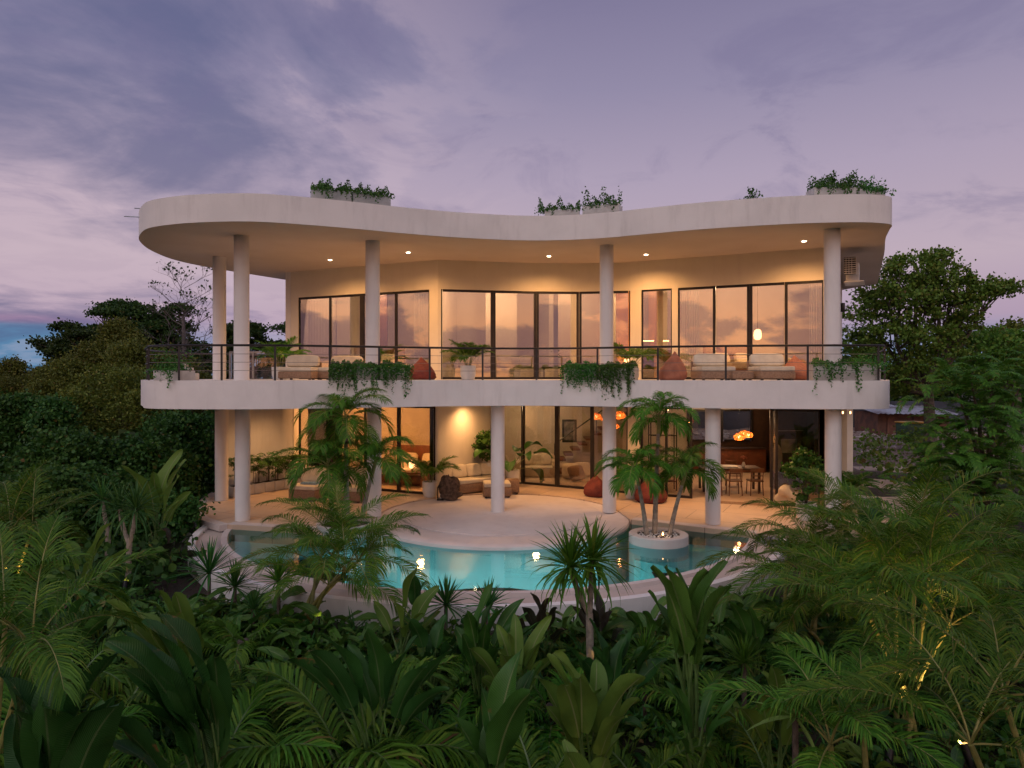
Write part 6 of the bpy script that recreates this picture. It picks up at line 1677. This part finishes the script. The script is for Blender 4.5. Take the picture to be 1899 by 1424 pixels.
# strap leaved tufts and small blades filling the beds
def tufts(n, x0, x1, y0, y1, mat, seed, L, W, keep, nb=9):
    rn = random.Random(seed); mb = MB(); k = 0
    while k < n:
        x_, y_ = rn.uniform(x0, x1), rn.uniform(y0, y1)
        if not keep(x_, y_): continue
        k += 1; l = L * rn.uniform(.5, 1.3)
        for i in range(nb):
            sword(mb, (x_ + rn.uniform(-.06, .06), y_ + rn.uniform(-.06, .06), gh(x_, y_)), i * 2.4 + rn.uniform(-.4, .4), rn.uniform(.7, 1.45), l * rn.uniform(.6, 1.1), W * rn.uniform(.6, 1.2), rn.uniform(.6, 2.0), seg=4)
    tag(mb.build('undergrowth', mat, smooth=False), kind='stuff')
tufts(420, -8, 8, 7.8, 12.3, SWORDG, 501, .5, .035, outp)
tufts(300, -8, 8, 7.8, 12.3, PALMY, 502, .45, .02, outp, 12)
tufts(260, -16, -7, 9, 20, SWORDG, 503, .6, .04, outp)
def small_blades(n, x0, x1, y0, y1, mat, seed, L, keep):
    rn = random.Random(seed); mb = MB(); k = 0
    while k < n:
        x_, y_ = rn.uniform(x0, x1), rn.uniform(y0, y1)
        if not keep(x_, y_): continue
        k += 1; l = L * rn.uniform(.6, 1.3)
        for i in range(rn.choice((4, 5, 6, 7))):
            bladeleaf(mb, (x_, y_, gh(x_, y_)), i * 2.4 + rn.uniform(-.4, .4), rn.uniform(.5, 1.35), l * rn.uniform(.3, .8), l * rn.uniform(.8, 1.2), l * rn.uniform(.28, .42), rn.uniform(.6, 1.7), rn, 7, .4, rn.uniform(-.7, .7), pr=.009)
    tag(mb.build('undergrowth', mat, angle=None), kind='stuff')
small_blades(260, -8, 7, 7.8, 12.3, DARKB, 511, .36, outp)
small_blades(110, -8, 7, 7.8, 12.2, PALEB, 512, .32, outp)
small_blades(110, -15, -6.5, 10, 20, BROADG, 513, .5, outp)
small_blades(150, -6.5, 6.5, 10.2, 12.2, GREENB, 515, .46, lambda x_, y_: outp(x_, y_) and (x_ + .5) ** 2 + (y_ - 18.6) ** 2 < 9.2 ** 2)
small_blades(60, 5, 12, 8, 16, BROADG, 514, .4, outp)
# grass blades on the bank right of the pool
rn = random.Random(9); mb = MB()
for i in range(5200):
    x_, y_ = rn.uniform(2.2, 8.5), rn.uniform(9.5, 15.5)
    if not outp(x_, y_): continue
    a_, h_ = rn.uniform(0, 6.3), rn.uniform(.03, .09); z_ = gh(x_, y_); c_, s_ = math.cos(a_) * .008, math.sin(a_) * .008
    mb.add([(x_ - c_, y_ - s_, z_), (x_ + c_, y_ + s_, z_), (x_ + rn.uniform(-.05, .05), y_ + rn.uniform(-.05, .05), z_ + h_)], [(0, 1, 2)])
tag(mb.build('grass', GREEN, smooth=False), kind='stuff')
# garden spotlights glowing among the plants
def uplight(x, y, tx, ty, tz, pw, label):
    z = gh(x, y); th = thing('garden_spotlight', label, 'garden light', (x, y, z), 'small garden spotlights')
    MB().tube([(x, y, z - .05), (x, y, z + .16)], .012, 6).build('spike', M['black'], th)
    d = (Vector((tx, ty, tz)) - Vector((x, y, z + .2))).normalized(); q = Vector((x, y, z + .2))
    MB().tube([q - d * .07, q + d * .05], [.035, .045], 12).build('head', M['black'], th)
    MB().tube([q + d * .045, q + d * .19], [.047, .05], 14, cap=False).build('hood', M['black'], th)
    MB().tube([q + d * .051, q + d * .056], [.036, .036], 12).build('lens', M['spotlens'], th)
    spot_light('garden_spot', q + d * .075, (tx, ty, tz), pw * 1.1, (1, .58, .18), 80, .9, .03, th)
uplight(4.55, 8.35, 5.1, 9.0, .6, 230, 'warm garden spotlight at the foot of the huge right areca')
uplight(5.5, 8.3, 5.2, 9.0, 1.2, 200, 'second warm spotlight beside the huge right areca')
uplight(-3.1, 11.1, -3.4, 11.7, .5, 26, 'warm spotlight under the areca before the pool')
uplight(-9.9, 13.8, -10.4, 14.4, 0, 60, 'warm spotlight under the areca at the left edge')
uplight(1.3, 9.55, 1.13, 9.9, .2, 22, 'warm spotlight at the trunk of the centre dracaena')
uplight(.75, 7.2, 1.0, 7.7, -.2, 16, 'warm spotlight under the yellowing leaves at lower centre')
uplight(3.5, 9.9, 3.9, 10.4, -.4, 6, 'dim spotlight near the single cane areca')
uplight(-7.3, 13.0, -7.45, 13.4, .2, 6, 'dim spotlight at the left forked dracaena')
